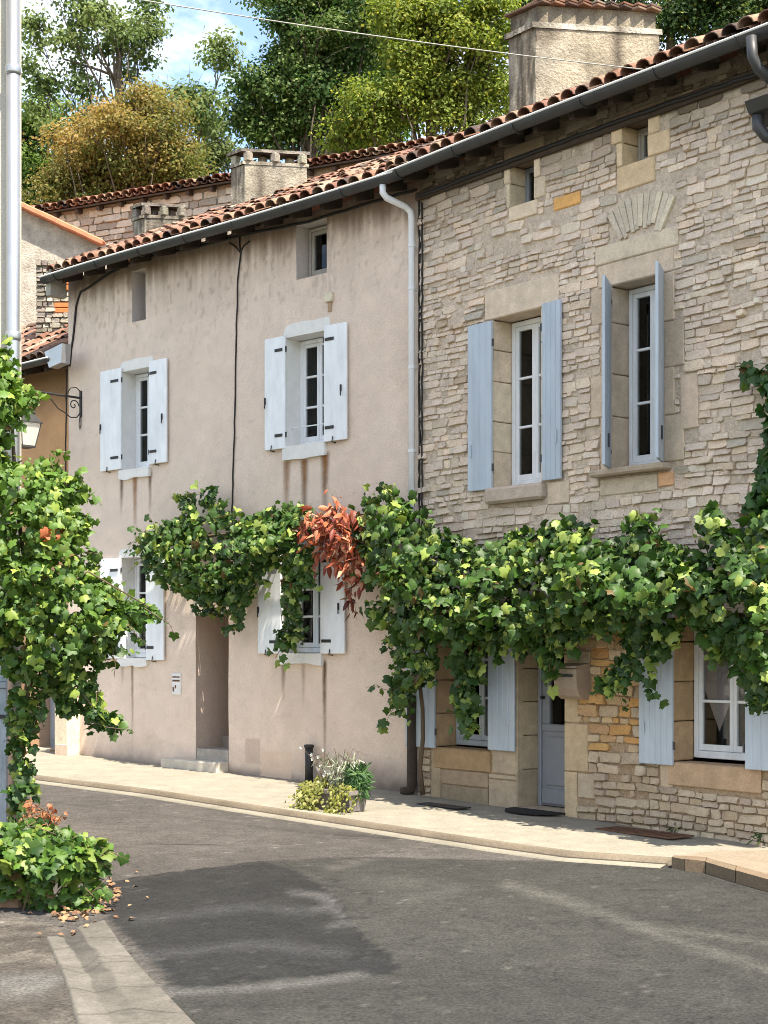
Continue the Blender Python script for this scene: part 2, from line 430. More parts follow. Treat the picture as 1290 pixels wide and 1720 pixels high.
# sidewalk strip, kerb and concrete gutter strip along the facades
K = [G(*p)[:2] for p in [(-420, 1246), (-60, 1289), (50, 1301), (260, 1327), (430, 1353), (645, 1385), (860, 1417), (960, 1430), (1125, 1441), (1300, 1466), (1700, 1530), (2400, 1640)]]
W = [PL.world(-22, .35), PL.world(-11, .35), PL.world(-9.0, .35), PL.world(-6.2, .35), PL.world(-4.4, .35), PL.world(-2.2, .35), (SEAM[0]+.2, SEAM[1]+.3), ST.world(.9, .35), ST.world(2.2, .35), ST.world(3.6, .35), ST.world(6.0, .35), ST.world(9.5, .35)]
def resample(P, n):
    P = np.array(P); t = np.linspace(0, len(P)-1, n); i = np.minimum(t.astype(int), len(P)-2); f = (t-i)[:, None]
    return P[i]*(1-f)+P[i+1]*f
NA, NB = 460, 34
ka, wa = resample(K, NA), resample(W, NA)
tt = np.linspace(0, 1, NB)[None, :, None]
PT = wa[:, None]*(1-tt) + ka[:, None]*tt
PT = PT.reshape(-1, 2); X, Y = PT[:, 0], PT[:, 1]
i = np.arange(NA*NB).reshape(NA, NB)
Fq = np.stack([i[:-1, :-1], i[1:, :-1], i[1:, 1:], i[:-1, 1:]], -1).reshape(-1, 4)[:, ::-1]
tv = np.tile(np.linspace(0, 1, NB), NA)
n1, n2 = fbm(X*1.1, Y*1.1), fbm(X*7, Y*7)
C = np.tile(np.array((.25, .227, .18)), (len(X), 1))*(.86+.28*n1)[:, None]*(.88+.24*n2)[:, None]
lay2 = np.clip((n1-.55)*4, 0, 1)*.35; C = C*(1-lay2[:, None]) + np.array((.19, .17, .135))*lay2[:, None]
Z = gz(X, Y) + .012*(n1-.5)
side = link('sidewalk', np_mesh('sidewalk', np.stack([X, Y, Z], 1), Fq, C, 'pavement', True)); tag(side, 'pale sunlit pavement along the house fronts', None, None, 'structure')
def offset(P, d):
    P = np.array(P); T = np.gradient(P, axis=0); T /= np.linalg.norm(T, axis=1)[:, None]
    return P + np.stack([T[:, 1], -T[:, 0]], 1)*d
kk = resample(K, 240)
def strip(name, a, b, za, zb, c, m, skirt=None):
    n = len(a); V = np.vstack([np.column_stack([a, gz(a[:, 0], a[:, 1])+za]), np.column_stack([b, gz(b[:, 0], b[:, 1])+zb])])
    i = np.arange(n-1); Fs = np.stack([i, i+1, i+1+n, i+n], 1)
    if skirt is not None:
        V = np.vstack([V, np.column_stack([b, gz(b[:, 0], b[:, 1])+skirt])]); Fs = np.vstack([Fs, np.stack([i+n, i+n+1, i+1+2*n, i+2*n], 1)])
    nn = fbm(V[:, 0]*3, V[:, 1]*3)
    Cs = np.array(c)[None]*(.75+.5*nn)[:, None]
    o = link(name, np_mesh(name, V, Fs[:, ::-1], Cs, m)); tag(o, None, None, None, 'structure'); return o
kin, kout = offset(kk, -.01), offset(kk, .10)
test = kout[120]-kk[120]
sgn = 1 if test[1] < 0 else -1                    # towards the road
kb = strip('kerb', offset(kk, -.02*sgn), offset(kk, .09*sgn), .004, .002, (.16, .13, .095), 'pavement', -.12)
kg = kk[:int(240*8.05/11)]; strip('kerb_shade', offset(kg, .085*sgn), offset(kg, .135*sgn), -.036, -.038, (.06, .05, .04), 'pavement')  # dark strip that paints in the shade of the kerb face
gs = strip('gutter_strip', offset(kg, .13*sgn), offset(kg, .31*sgn), -.040, -.044, (.225, .205, .16), 'pavement', -.06)
def line_(a, b, t): return (a[0]+(b[0]-a[0])*t, a[1]+(b[1]-a[1])*t)
# the higher kerb that swings out at the right
top = [(1142, 1437), (1185, 1440), (1300, 1471), (1420, 1507), (1750, 1600), (1750, 1500), (1420, 1432), (1290, 1428), (1200, 1429)]
rk = empty('raised_kerb', (*G(1290, 1450, .045)[:2], 0)); tag(rk, None, None, None, 'structure'); ro = rk.location
rel = lambda P: [(x-ro.x, y-ro.y) for x, y, _ in P]
fz = lambda d: (lambda x, y: gz(x+ro.x, y+ro.y)+d)
b = MB(); b.slab(rel([G(*p, .042) for p in top]), fz(-.2), fz(.042), (.235, .19, .14)); b.build('paving', 'pavement', rk)
fr_ = [(1128, 1439), (1150, 1443), (1185, 1447), (1235, 1462), (1300, 1480), (1420, 1518), (1750, 1618)]; bk_ = [(1132, 1436), (1152, 1437.5), (1187, 1440), (1237, 1454), (1302, 1472), (1422, 1508.5), (1752, 1603)]
for k in range(6):
    e = .01; q = [line_(fr_[k], fr_[k+1], e) , line_(fr_[k], fr_[k+1], 1-e), line_(bk_[k], bk_[k+1], 1-e), line_(bk_[k], bk_[k+1], e)]
    b = MB(); b.slab(rel([G(*p, .05) for p in q]), fz(-.2), fz(.048+.004*(k % 2)), (.165+.008*(k % 2), .125, .083)); b.build('kerb_stone', 'pavement', rk)

# shallow dished drain in the left foreground, worn concrete with a dirty bed
E = [[(178, 1551), (205, 1590), (240, 1632), (285, 1678), (345, 1740)], [(136, 1556), (152, 1590), (174, 1625), (208, 1668), (262, 1740)],
     [(106, 1574), (124, 1605), (144, 1640), (168, 1685), (200, 1740)], [(78, 1580), (91, 1610), (105, 1640), (118, 1680), (134, 1740)]]
NT, NC = 150, 46
rows = [np.array([G(*p, -.05)[:2] for p in resample(e, NT)]) for e in E]
u = np.linspace(0, 3, NC); iu = np.minimum(u.astype(int), 2); fu = (u-iu)[None, :, None]
R4 = np.stack(rows, 1); D = R4[:, iu]*(1-fu)+R4[:, np.minimum(iu+1, 3)]*fu
X, Y = D[..., 0].ravel(), D[..., 1].ravel(); U = np.tile(u, NT); T = np.repeat(np.linspace(0, 1, NT), NC)
n1, n2, n3 = fbm(X*3, Y*3), fbm(X*11, Y*11), fbm(X*1.2+4, Y*2.4)
edge = np.clip(np.abs(U-1.5)/1.5, 0, 1); Z = gz(X, Y)-.05+.005+.022*edge**1.5+.006*(n1-.5)-.03*((U < .02) | (U > 2.98))
bed = np.clip(1-(np.abs(U-1.5+.5*(n1-.5))-.42)/.12, 0, 1)*np.clip(1.25-T*1.1+.8*(n3-.5), .25, 1)
C = np.tile(np.array((.128, .116, .098)), (len(X), 1))*(.7+.6*n1)[:, None]*(.8+.4*n2)[:, None]
C = C*(1-bed[:, None])+np.array((.058, .053, .046))*(.7+.6*n2)[:, None]*bed[:, None]
for tj in (.17, .40, .46, .68, .86): jm = np.clip(1-np.abs(T-tj-.03*(n1-.5)-.02*np.sin(U*2+tj*9))/.006, 0, 1)*.75; C = C*(1-jm[:, None])+np.array((.035, .03, .026))*jm[:, None]
gm = np.clip((n3-.55)*5, 0, 1)*.5; C = C*(1-gm[:, None])+np.array((.08, .068, .052))*gm[:, None]
i = np.arange(NT*NC).reshape(NT, NC); Fq = np.stack([i[:-1, :-1], i[1:, :-1], i[1:, 1:], i[:-1, 1:]], -1).reshape(-1, 4)
o = link('drain_channel', np_mesh('drain_channel', np.stack([X, Y, Z], 1), Fq[:, ::-1], C, 'pavement', True)); tag(o, None, None, None, 'structure')

# ================================================================== walls as sheets with openings
def wall_sheet(name, x0, x1, z0, z1, holes, step, paint, m, parent, y=0.0, rough=.004):
    xs = set(np.arange(x0, x1, step).tolist()+[x1]); zs = set(np.arange(z0, z1, step).tolist()+[z1])
    for a, b_, c, d in holes: xs |= {a, b_}; zs |= {c, d}
    def clean(v, keep):
        v = sorted(v); out = []
        for q in v:
            if out and q-out[-1] < step*.3:
                if q in keep: out[-1] = q
                continue
            out.append(q)
        return np.array(out)
    xs = clean(xs, {h for q in holes for h in q[:2]}); zs = clean(zs, {h for q in holes for h in q[2:]})
    X, Z, Fq = grid_sheet(xs, zs)
    cx = X[Fq].mean(1); cz = Z[Fq].mean(1); keep = np.ones(len(Fq), bool)
    for a, b_, c, d in holes: keep &= ~((cx > a) & (cx < b_) & (cz > c) & (cz < d))
    Yv = y + rough*(fbm(X*2.2+3, Z*2.2)-.5)*2
    o = link(name, np_mesh(name, np.stack([X, Yv, Z], 1), Fq[keep], paint(X, Z), m, True), parent)
    return o
def reveal(b, x0, x1, z0, z1, d, c=(.5, .5, .5), y=-.001, top=True, bottom=True):
    b.add([(x0, y, z0), (x0, d, z0), (x0, d, z1), (x0, y, z1)], [(0, 1, 2, 3)], c)
    b.add([(x1, y, z0), (x1, d, z0), (x1, d, z1), (x1, y, z1)], [(3, 2, 1, 0)], c)
    if top: b.add([(x0, y, z1), (x0, d, z1), (x1, d, z1), (x1, y, z1)], [(0, 1, 2, 3)], c)
    if bottom: b.add([(x0, y, z0), (x0, d, z0), (x1, d, z0), (x1, y, z0)], [(3, 2, 1, 0)], c)
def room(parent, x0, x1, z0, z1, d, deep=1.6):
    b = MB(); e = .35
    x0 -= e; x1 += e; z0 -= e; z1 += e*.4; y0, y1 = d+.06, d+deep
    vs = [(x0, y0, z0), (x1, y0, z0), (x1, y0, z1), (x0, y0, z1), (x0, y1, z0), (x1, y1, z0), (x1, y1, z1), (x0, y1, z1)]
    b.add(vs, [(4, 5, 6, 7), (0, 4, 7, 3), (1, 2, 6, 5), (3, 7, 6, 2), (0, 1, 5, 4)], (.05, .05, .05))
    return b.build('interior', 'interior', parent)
def casement(parent, x0, x1, z0, z1, d, paint, rows=3, leaves=2, fw=.05, lw=.045, bar=.028, curtain=None, room_deep=1.6):
    w = empty('window', (0, 0, 0), 0, parent)
    b = MB(); y0, y1 = d, d+.06
    b.box(x0, x0+fw, y0, y1, z0, z1, .006); b.box(x1-fw, x1, y0, y1, z0, z1, .006)
    b.box(x0+fw, x1-fw, y0, y1-.002, z1-fw, z1, .006); b.box(x0+fw, x1-fw, y0-.012, y1-.002, z0, z0+fw*1.3, .006)
    b.build('frame', paint, w)
    ix0, ix1, iz0, iz1 = x0+fw+.003, x1-fw-.003, z0+fw*1.3+.003, z1-fw-.003
    lwid = (ix1-ix0)/leaves
    for i in range(leaves):
        a, c = ix0+lwid*i+.001, ix0+lwid*(i+1)-.001
        s = MB(); u0, u1 = d+.006, d+.05
        s.box(a, a+lw, u0, u1, iz0, iz1, .005); s.box(c-lw, c, u0, u1, iz0, iz1, .005)
        s.box(a+lw, c-lw, u0, u1-.002, iz1-lw, iz1, .005); s.box(a+lw, c-lw, u0, u1-.002, iz0, iz0+lw*1.4, .005)
        s.build('sash', paint, w)
        ga, gc, g0, g1 = a+lw, c-lw, iz0+lw*1.4, iz1-lw
        h = (g1-g0-bar*(rows-1))/rows
        for r in range(rows):
            q0 = g0+r*(h+bar)
            p = MB(); p.box(ga-.004, gc+.004, d+.028, d+.034, q0-.004, q0+h+.004); p.build('pane', 'glass', w)
            if r < rows-1:
                t = MB(); t.box(ga, gc, d+.012, d+.044, q0+h, q0+h+bar, .005); t.build('glazing_bar', paint, w)
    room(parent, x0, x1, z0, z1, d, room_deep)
    return w
def white_shutter(parent, x0, x1, z0, z1, y=-.055, hinge='L', straps=True):
    s = empty('shutter', (0, 0, 0), 0, parent)
    b = MB(); t = .030
    b.box(x0, x1, y, y+t, z0, z1, .006); b.build('panel', 'white_paint', s)
    w = x1-x0; H = z1-z0
    for zz in (z0+H*.12, z0+H*.88):
        if hinge == 'R': a, c = x1-w*.48, x1-w*.10
        else: a, c = x0+w*.06, x0+w*.46
        q = MB(); q.box(a, c, y-.010, y-.001, zz-.020, zz+.020, .004); q.build('strap_hinge', 'iron', s)
    hx = x1+.012 if hinge == 'R' else x0-.012
    for zz in (z0+H*.12, z0+H*.88):
        q = MB(); q.tube([(hx, y+.012, zz-.035), (hx, y+.012, zz+.035)], .011, 6); q.build('hinge_pin', 'iron', s)
    lx = x0+.02 if hinge == 'R' else x1-w*.22
    zl = z0+H*.42
    q = MB(); q.box(lx-.010, lx+.012, y-.022, y-.001, zl-.01, zl+.075, .004); q.box(lx+.002, lx+.011, y-.03, y-.012, zl-.065, zl+.03, .003); q.build('latch', 'iron', s)
    q = MB(); xx = (x0+w*.35 if hinge == 'R' else x0+w*.4)
    q.tube([(xx, .0, z0-.02), (xx, y-.012, z0-.015), (xx+.012, y-.012, z0+.055)], .008, 6); q.build('shutter_stay', 'iron', s)
    return s
def plank_shutter(parent, x0, x1, z0, z1, y=-.06, n=5, hinge='L', paint='grey_paint', t=.032):
    s = empty('shutter', (0, 0, 0), 0, parent); w = (x1-x0)/n; rg = random.Random(int(x0*100))
    for i in range(n):
        b = MB(); o = rg.uniform(-.002, .002)
        b.box(x0+i*w+.0035, x0+(i+1)*w-.0035, y+o, y+t+o, z0, z1, .007); b.build('plank', paint, s)
    H = z1-z0
    b = MB(); b.box(x0+.004, x1-.004, y+.007, y+t-.004, z0+.004, z1-.004); b.build('backing', paint, s)
    for zz in (z0+H*.13, z0+H*.87):
        q = MB(); hx = x1+.014 if hinge == 'R' else x0-.014
        q.tube([(hx, y+.012, zz-.04), (hx, y+.012, zz+.04)], .012, 6); q.box(min(hx, x0+.02), max(hx, x1-.02), y+t+.001, y+t+.009, zz-.02, zz+.02) if False else None
        q.build('hinge_pin', 'zinc', s)
    q = MB(); xx = x0+(x1-x0)*(.82 if hinge == 'L' else .18)
    q.box(xx-.008, xx+.008, y-.02, y-.004, z0+H*.2, z0+H*.28, .004); q.build('handle', paint, s)
    return s
# ================================================================== the rendered (plaster) house
ph = empty('rendered_house', (*SEAM, 0), PL.a)
tag(ph, 'pinkish beige rendered house with white shutters and tiled roof', 'house')
XL = PL.x(115)                                     # its far corner
def prect(xl, xr, yt, yb, y=0.0, fr=PL):
    xm = (xl+xr)/2
    return fr.x(xl, y), fr.x(xr, y), fr.z(xm, yb, y), fr.z(xm, yt, y)
def gloc(fr, x): X, Y = fr.world(x, 0); return gz(X, Y)
Zeave = PL.z(380, 374, -.5)                        # lip of the gutter
ZT = Zeave + .02
W_up1 = prect(205, 251, 621, 789); W_up2 = prect(481, 546, 562, 748)
W_gf1 = prect(203, 247, 936, 1107); W_gf2 = prect(474, 540, 930, 1099)
A_1 = prect(222, 245, 453, 539); A_2 = prect(498, 549, 372, 464)
D_0 = prect(329, 384, 985, 1262)
D_0 = (D_0[0], D_0[1], gloc(PL, D_0[0])-.3, 2.25)
holes_p = [W_up1, W_up2, W_gf1, W_gf2, A_1, A_2, D_0]
Cp = np.array((.685, .556, .46))
def paint_plaster(X, Z):
    n1 = fbm(X*.9+5, Z*.9); n2 = fbm(X*4, Z*4+20); n3 = fbm(X*14, Z*14)
    C = np.tile(Cp, (len(X), 1))*(.88+.24*n1)[:, None]*(.93+.14*n2)[:, None]
    def blend(m, c): C[:] = C*(1-m[:, None])+np.array(c)*m[:, None]
    zt = ZT
    st = fbm(X*10, Z*.7+4, 3); st2 = fbm(X*26, Z*1.6+9, 3)
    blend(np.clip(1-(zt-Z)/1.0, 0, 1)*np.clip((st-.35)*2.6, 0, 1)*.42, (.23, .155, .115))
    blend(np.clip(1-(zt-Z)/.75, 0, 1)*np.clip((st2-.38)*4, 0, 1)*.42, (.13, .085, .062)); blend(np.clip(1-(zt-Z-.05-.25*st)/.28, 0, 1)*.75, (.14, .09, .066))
    sp = np.clip((fbm(X*18+3, Z*9+8, 2)-.66)*9, 0, 1)*np.clip(1-(zt-Z)/1.7, 0, 1); blend(sp*.55, (.19, .13, .10))
    blend(np.clip((n1-.55)*3, 0, 1)*.22, (.45, .40, .36))
    n5 = fbm(X*1.6+31, Z*2.3+7, 3); blend(((n5 > .60) & (n5 < .612)).astype(float)*.08, (.30, .23, .19)); blend(np.clip((n5-.58)*5, 0, 1)*.18, (.66, .56, .48))
    n6 = fbm(X*.7+60, Z*3.1+3, 4); blend((np.abs(n6-.5) < .004).astype(float)*.14, (.25, .19, .16))
    gb = np.array([gloc(PL, x) for x in X])
    damp = np.clip(1-(Z-gb-.02)/(.18+.5*fbm(X*1.7, Z*0+2)), 0, 1); blend(damp*np.clip((n2-.25)*2, 0, 1)*.6, (.22, .175, .15)); blend(np.clip(1-(Z-gb)/.42, 0, 1)*np.clip((X+1.6)/.8, 0, 1)*.7*(.5+n2), (.12, .095, .08))
    blend(np.clip(1-(Z-gb)/.10, 0, 1)*.6, (.17, .145, .125))
    def streak(px, py, L, w, c, k):
        x0, z0 = PL.loc(px, py); s = L/128.0
        wob = .02*(fbm(Z*3+px, Z*0+1)-.5)
        wd = w/128.0*(1-.45*np.clip((z0-Z)/s, 0, 1))
        m = np.clip(1-np.abs(X-x0-wob)/wd, 0, 1)**.7*np.clip((z0+.03-Z)/.05, 0, 1)*np.clip(1-(z0-Z)/s, 0, 1)**.8
        blend(np.clip(m*k*(1.0+.9*n3), 0, .97), c)
    rust = (.36, .15, .035); brn = (.12, .07, .04); gry = (.21, .17, .145)
    for a in [(204, 800, 75, 8, brn, .8), (227, 800, 95, 9, rust, .85), (252, 792, 85, 7, brn, .8), (227, 800, 150, 10, gry, .35),
              (481, 775, 95, 10, rust, .75), (481, 775, 140, 12, gry, .4), (511, 772, 150, 11, brn, .75), (511, 772, 70, 8, rust, .5), (545, 762, 130, 12, brn, .85), (545, 762, 60, 9, rust, .5),
              (476, 1110, 70, 8, brn, .7), (509, 1116, 80, 6, brn, .4), (545, 1110, 190, 7, brn, .75), (222, 1118, 160, 5, brn, .6), (205, 1112, 50, 8, gry, .5)]: streak(*a)
    def patch(x0, x1, yt, yb, c, k):
        a, b_, c0, d = prect(x0, x1, yt, yb); e = .015
        wx = X+.03*(n2-.5); wz = Z+.03*(n3-.5)
        blend(((wx > a) & (wx < b_) & (wz > c0) & (wz < d)).astype(float)*k, c)
    patch(438, 490, 1262, 1312, (.62, .475, .37), .8); patch(412, 436, 1240, 1282, (.44, .34, .28), .6); patch(552, 556, 375, 520, (.50, .40, .34), .6)
    return C
pw = wall_sheet('wall', XL, .02, -.6, ZT+.02, holes_p, .03, paint_plaster, 'plaster', ph, rough=.009)
# reveals: limewashed round the windows, bare render in the attic and the doorway
for q, d in ((W_up1, .28), (W_up2, .30), (W_gf1, .28), (W_gf2, .30)):
    b = MB(); reveal(b, *q, d); b.build('window_reveal', 'white_lime', ph)
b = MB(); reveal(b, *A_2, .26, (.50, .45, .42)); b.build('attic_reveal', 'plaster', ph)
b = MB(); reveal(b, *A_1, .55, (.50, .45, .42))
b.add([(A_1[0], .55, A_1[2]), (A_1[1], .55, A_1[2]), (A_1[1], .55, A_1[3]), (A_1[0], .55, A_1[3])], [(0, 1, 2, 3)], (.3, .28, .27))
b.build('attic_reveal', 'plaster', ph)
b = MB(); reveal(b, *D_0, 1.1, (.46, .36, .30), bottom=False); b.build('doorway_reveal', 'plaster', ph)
# front door set deep in the passage
dz0 = gloc(PL, D_0[0])+.20
dd = empty('door', (0, 0, 0), 0, ph)
b = MB(); b.box(D_0[0]+.01, D_0[1]-.01, 1.03, 1.09, dz0, 2.24, .008); b.build('leaf', 'door_paint', dd)
for i in (0, 1):
    for (z0, z1) in ((.15, .85), (1.0, 1.85)):
        q = MB(); w = (D_0[1]-D_0[0]-.12)/2; a = D_0[0]+.05+i*(w+.02); q.box(a+.03, a+w-.03, 1.012, 1.028, dz0+z0, dz0+z1, .01); q.build('panel', 'door_paint', dd)
# steps of the doorway
gx = gloc(PL, D_0[0])
st = MB(); x0, x1 = PL.x(290), PL.x(385); st.box(x0, x1, -.22, -.003, gx-.2, gx+.125, .012, (.50, .455, .385)); st.build('doorstep', 'ashlar', ph)
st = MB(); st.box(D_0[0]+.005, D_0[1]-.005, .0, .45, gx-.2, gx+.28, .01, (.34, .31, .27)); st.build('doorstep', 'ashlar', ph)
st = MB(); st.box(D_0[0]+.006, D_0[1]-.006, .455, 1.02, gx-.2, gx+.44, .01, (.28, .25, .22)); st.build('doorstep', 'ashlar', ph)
# limewashed surrounds, uneven and a little proud of the render
def surround(q, top=True, bottom=True, th=(.15, .12), ext=(.10, .10), seed=1):
    x0, x1, z0, z1 = q; rg = random.Random(seed)
    if top:
        L, Rr, h = x0-ext[0]*.3, x1+ext[1], th[0]
        out = [(x0+.002, z1-.10)] if False else []
        out = [(L, z1-.02), (L, z1+h*.55), (L+.03, z1+h*.85), (L+.09, z1+h)]
        for k in range(1, 5): out.append((L+(Rr-L)*k/5+.02, z1+h+rg.uniform(-.006, .010)))
        out += [(Rr-.03, z1+h), (Rr, z1+h*.8), (Rr, z1+.005)]
        out += [(x1-.01, z1+.002), (x0+.01, z1+.002)]
        b = MB(); b.prism(out, -.012, .04); b.build('lintel', 'white_lime', ph)
    if bottom:
        L, Rr, h = x0-.03, x1+.03, th[1]
        out = [(Rr, z0+.012), (Rr+.005, z0-h*.6)]
        for k in range(6, -1, -1): out.append((L+(Rr-L)*k/6, z0-h+rg.uniform(-.018, .018)))
        out += [(L-.004, z0+.012)]
        b = MB(); b.prism(out[::-1], -.045, .30); b.build('sill', 'white_lime', ph)
    b = MB()                                       # jamb bands
    b.prism([(x0-.045, z0), (x0+.001, z0), (x0+.001, z1+.002), (x0-.05, z1-.01)], -.008, .03); b.build('jamb_band', 'white_lime', ph)
surround(W_up1, seed=1); surround(W_up2, th=(.17, .17), seed=2); surround(W_gf1, th=(.13, .10), seed=3); surround(W_gf2, th=(.16, .13), seed=4)
casement(ph, W_up1[0]+.0, W_up1[1], W_up1[2]+.02, W_up1[3]-.01, .24, 'white_paint', 3, 2)
casement(ph, W_up2[0], W_up2[1], W_up2[2]+.02, W_up2[3]-.01, .24, 'white_paint', 3, 2)
casement(ph, W_gf1[0], W_gf1[1], W_gf1[2]+.02, W_gf1[3]-.01, .24, 'white_paint', 3, 2)
wc = casement(ph, W_gf2[0], W_gf2[1], W_gf2[2]+.02, W_gf2[3]-.01, .24, 'white_paint', 3, 2)
b = MB(); b.box(W_gf2[0]+.1, W_gf2[1]-.1, .335, .34, W_gf2[2]+.1, W_gf2[3]-.08); b.build('net_curtain', 'net', ph)
b = MB(); zz = W_up2[2]+.26
b.tube([(W_up2[0]+.01, .08, zz), (W_up2[1]-.01, .08, zz)], .008, 6); b.build('guard_rail', 'white_paint', ph)
casement(ph, A_2[0]+.02, A_2[1]-.01, A_2[2]+.01, A_2[3]-.02, .20, 'concrete', 1, 1, .04, .05)
# shutters
def pshut(xl, xr, yt, yb, hinge):
    q = prect(xl, xr, yt, yb, -.05); white_shutter(ph, *q, hinge=hinge)
pshut(168.5, 203, 621, 790, 'R'); pshut(250, 279.5, 604, 778, 'L')
pshut(444.5, 478.5, 567, 755, 'R'); pshut(544, 582, 544, 740, 'L')
pshut(168, 202, 938, 1106, 'R'); pshut(245, 274.5, 930, 1109, 'L')
pshut(433, 472, 932, 1098, 'R'); pshut(538, 578.5, 920, 1098, 'L')
# side and back walls
b = MB(); b.box(XL, XL+.35, .012, 8.2, -.6, ZT-.08, c=Cp); b.build('side_wall', 'plaster', ph)
b = MB(); b.box(XL+.36, .5, 7.9, 8.2, -.6, ZT-.08, c=Cp); b.build('back_wall', 'plaster', ph)
# meter plate, sensor, vent brick, foot of the wall
q = prect(289, 304, 1131, 1167, -.01); b = MB(); b.box(q[0], q[1], -.018, .01, q[2], q[3], .004); mp = b.build('meter_plate', 'white_lime', ph)
h = q[3]-q[2]
b = MB(); b.box(q[0]+.02, q[1]-.02, -.022, -.0185, q[2]+h*.62, q[2]+h*.70); b.box(q[0]+.02, q[1]-.02, -.022, -.0185, q[2]+h*.80, q[2]+h*.86); b.box(q[0]+.025, q[0]+.055, -.022, -.0185, q[2]+h*.15, q[2]+h*.36); b.box(q[0]+.075, q[0]+.10, -.022, -.0185, q[2]+h*.3, q[2]+h*.45); b.build('meter_slot', 'rust', mp)
q = prect(547, 558, 491, 507, -.03); b = MB(); b.box(q[0], q[1], -.05, .0, q[2], q[3], .008, (.62, .56, .42)); b.build('alarm_sensor', 'ashlar', ph)
q = prect(550, 556, 507, 520, -.02); b = MB(); b.box(q[0], q[1], -.02, .0, q[2]-.02, q[3]-.002, .004, (.40, .29, .18)); b.build('sensor_duct', 'ashlar', ph)

# ------------------------------------------------------------------ roof of canal tiles
def tile_mesh(name, L, r0, r1, c, up=True, seg=6, th=.013):
    v, f, cc = [], [], []
    rings = []
    for (yy, r) in ((0, r0), (L, r1)):
        for rr in (r, r-th):
            ring = []
            for k in range(seg+1):
                t = math.pi*k/seg; x = -math.cos(t)*rr; z = math.sin(t)*rr*.82
                if not up: z = -z
                ring.append(len(v)); v.append((x, yy, z)); cc.append(c)
            rings.append(ring)
    o0, i0, o1, i1 = rings
    for k in range(seg):
        f.append((o0[k], o0[k+1], o1[k+1], o1[k])); f.append((i0[k+1], i0[k], i1[k], i1[k+1]))
        f.append((o0[k+1], o0[k], i0[k], i0[k+1]))
    f.append((o0[0], o1[0], i1[0], i0[0])); f.append((o0[seg], i0[seg], i1[seg], o1[seg]))
    return v, f, cc
TILE_C = [(.20, .105, .070), (.235, .135, .092), (.165, .083, .056), (.25, .165, .115), (.12, .078, .06), (.21, .11, .078), (.28, .21, .155), (.075, .055, .046)]
def tile_variants(tag_):
    out = []
    for i, c in enumerate(TILE_C):
        v, f, cc = tile_mesh('tile', .46, .098, .080, c)
        rg = random.Random(i+3); cc = [vary(rg, c, .18) for _ in cc]
        me = bpy.data.meshes.new('canal_tile'); me.from_pydata(v, [], f)
        a = me.attributes.new('col', 'FLOAT_COLOR', 'POINT'); a.data.foreach_set('color', np.array([(*q, 1) for q in cc], np.float32).ravel())
        me.materials.append(MATS['tile']); me.update(); out.append(me)
    return out
TV = tile_variants('t')
SLOPE = math.atan(.472)
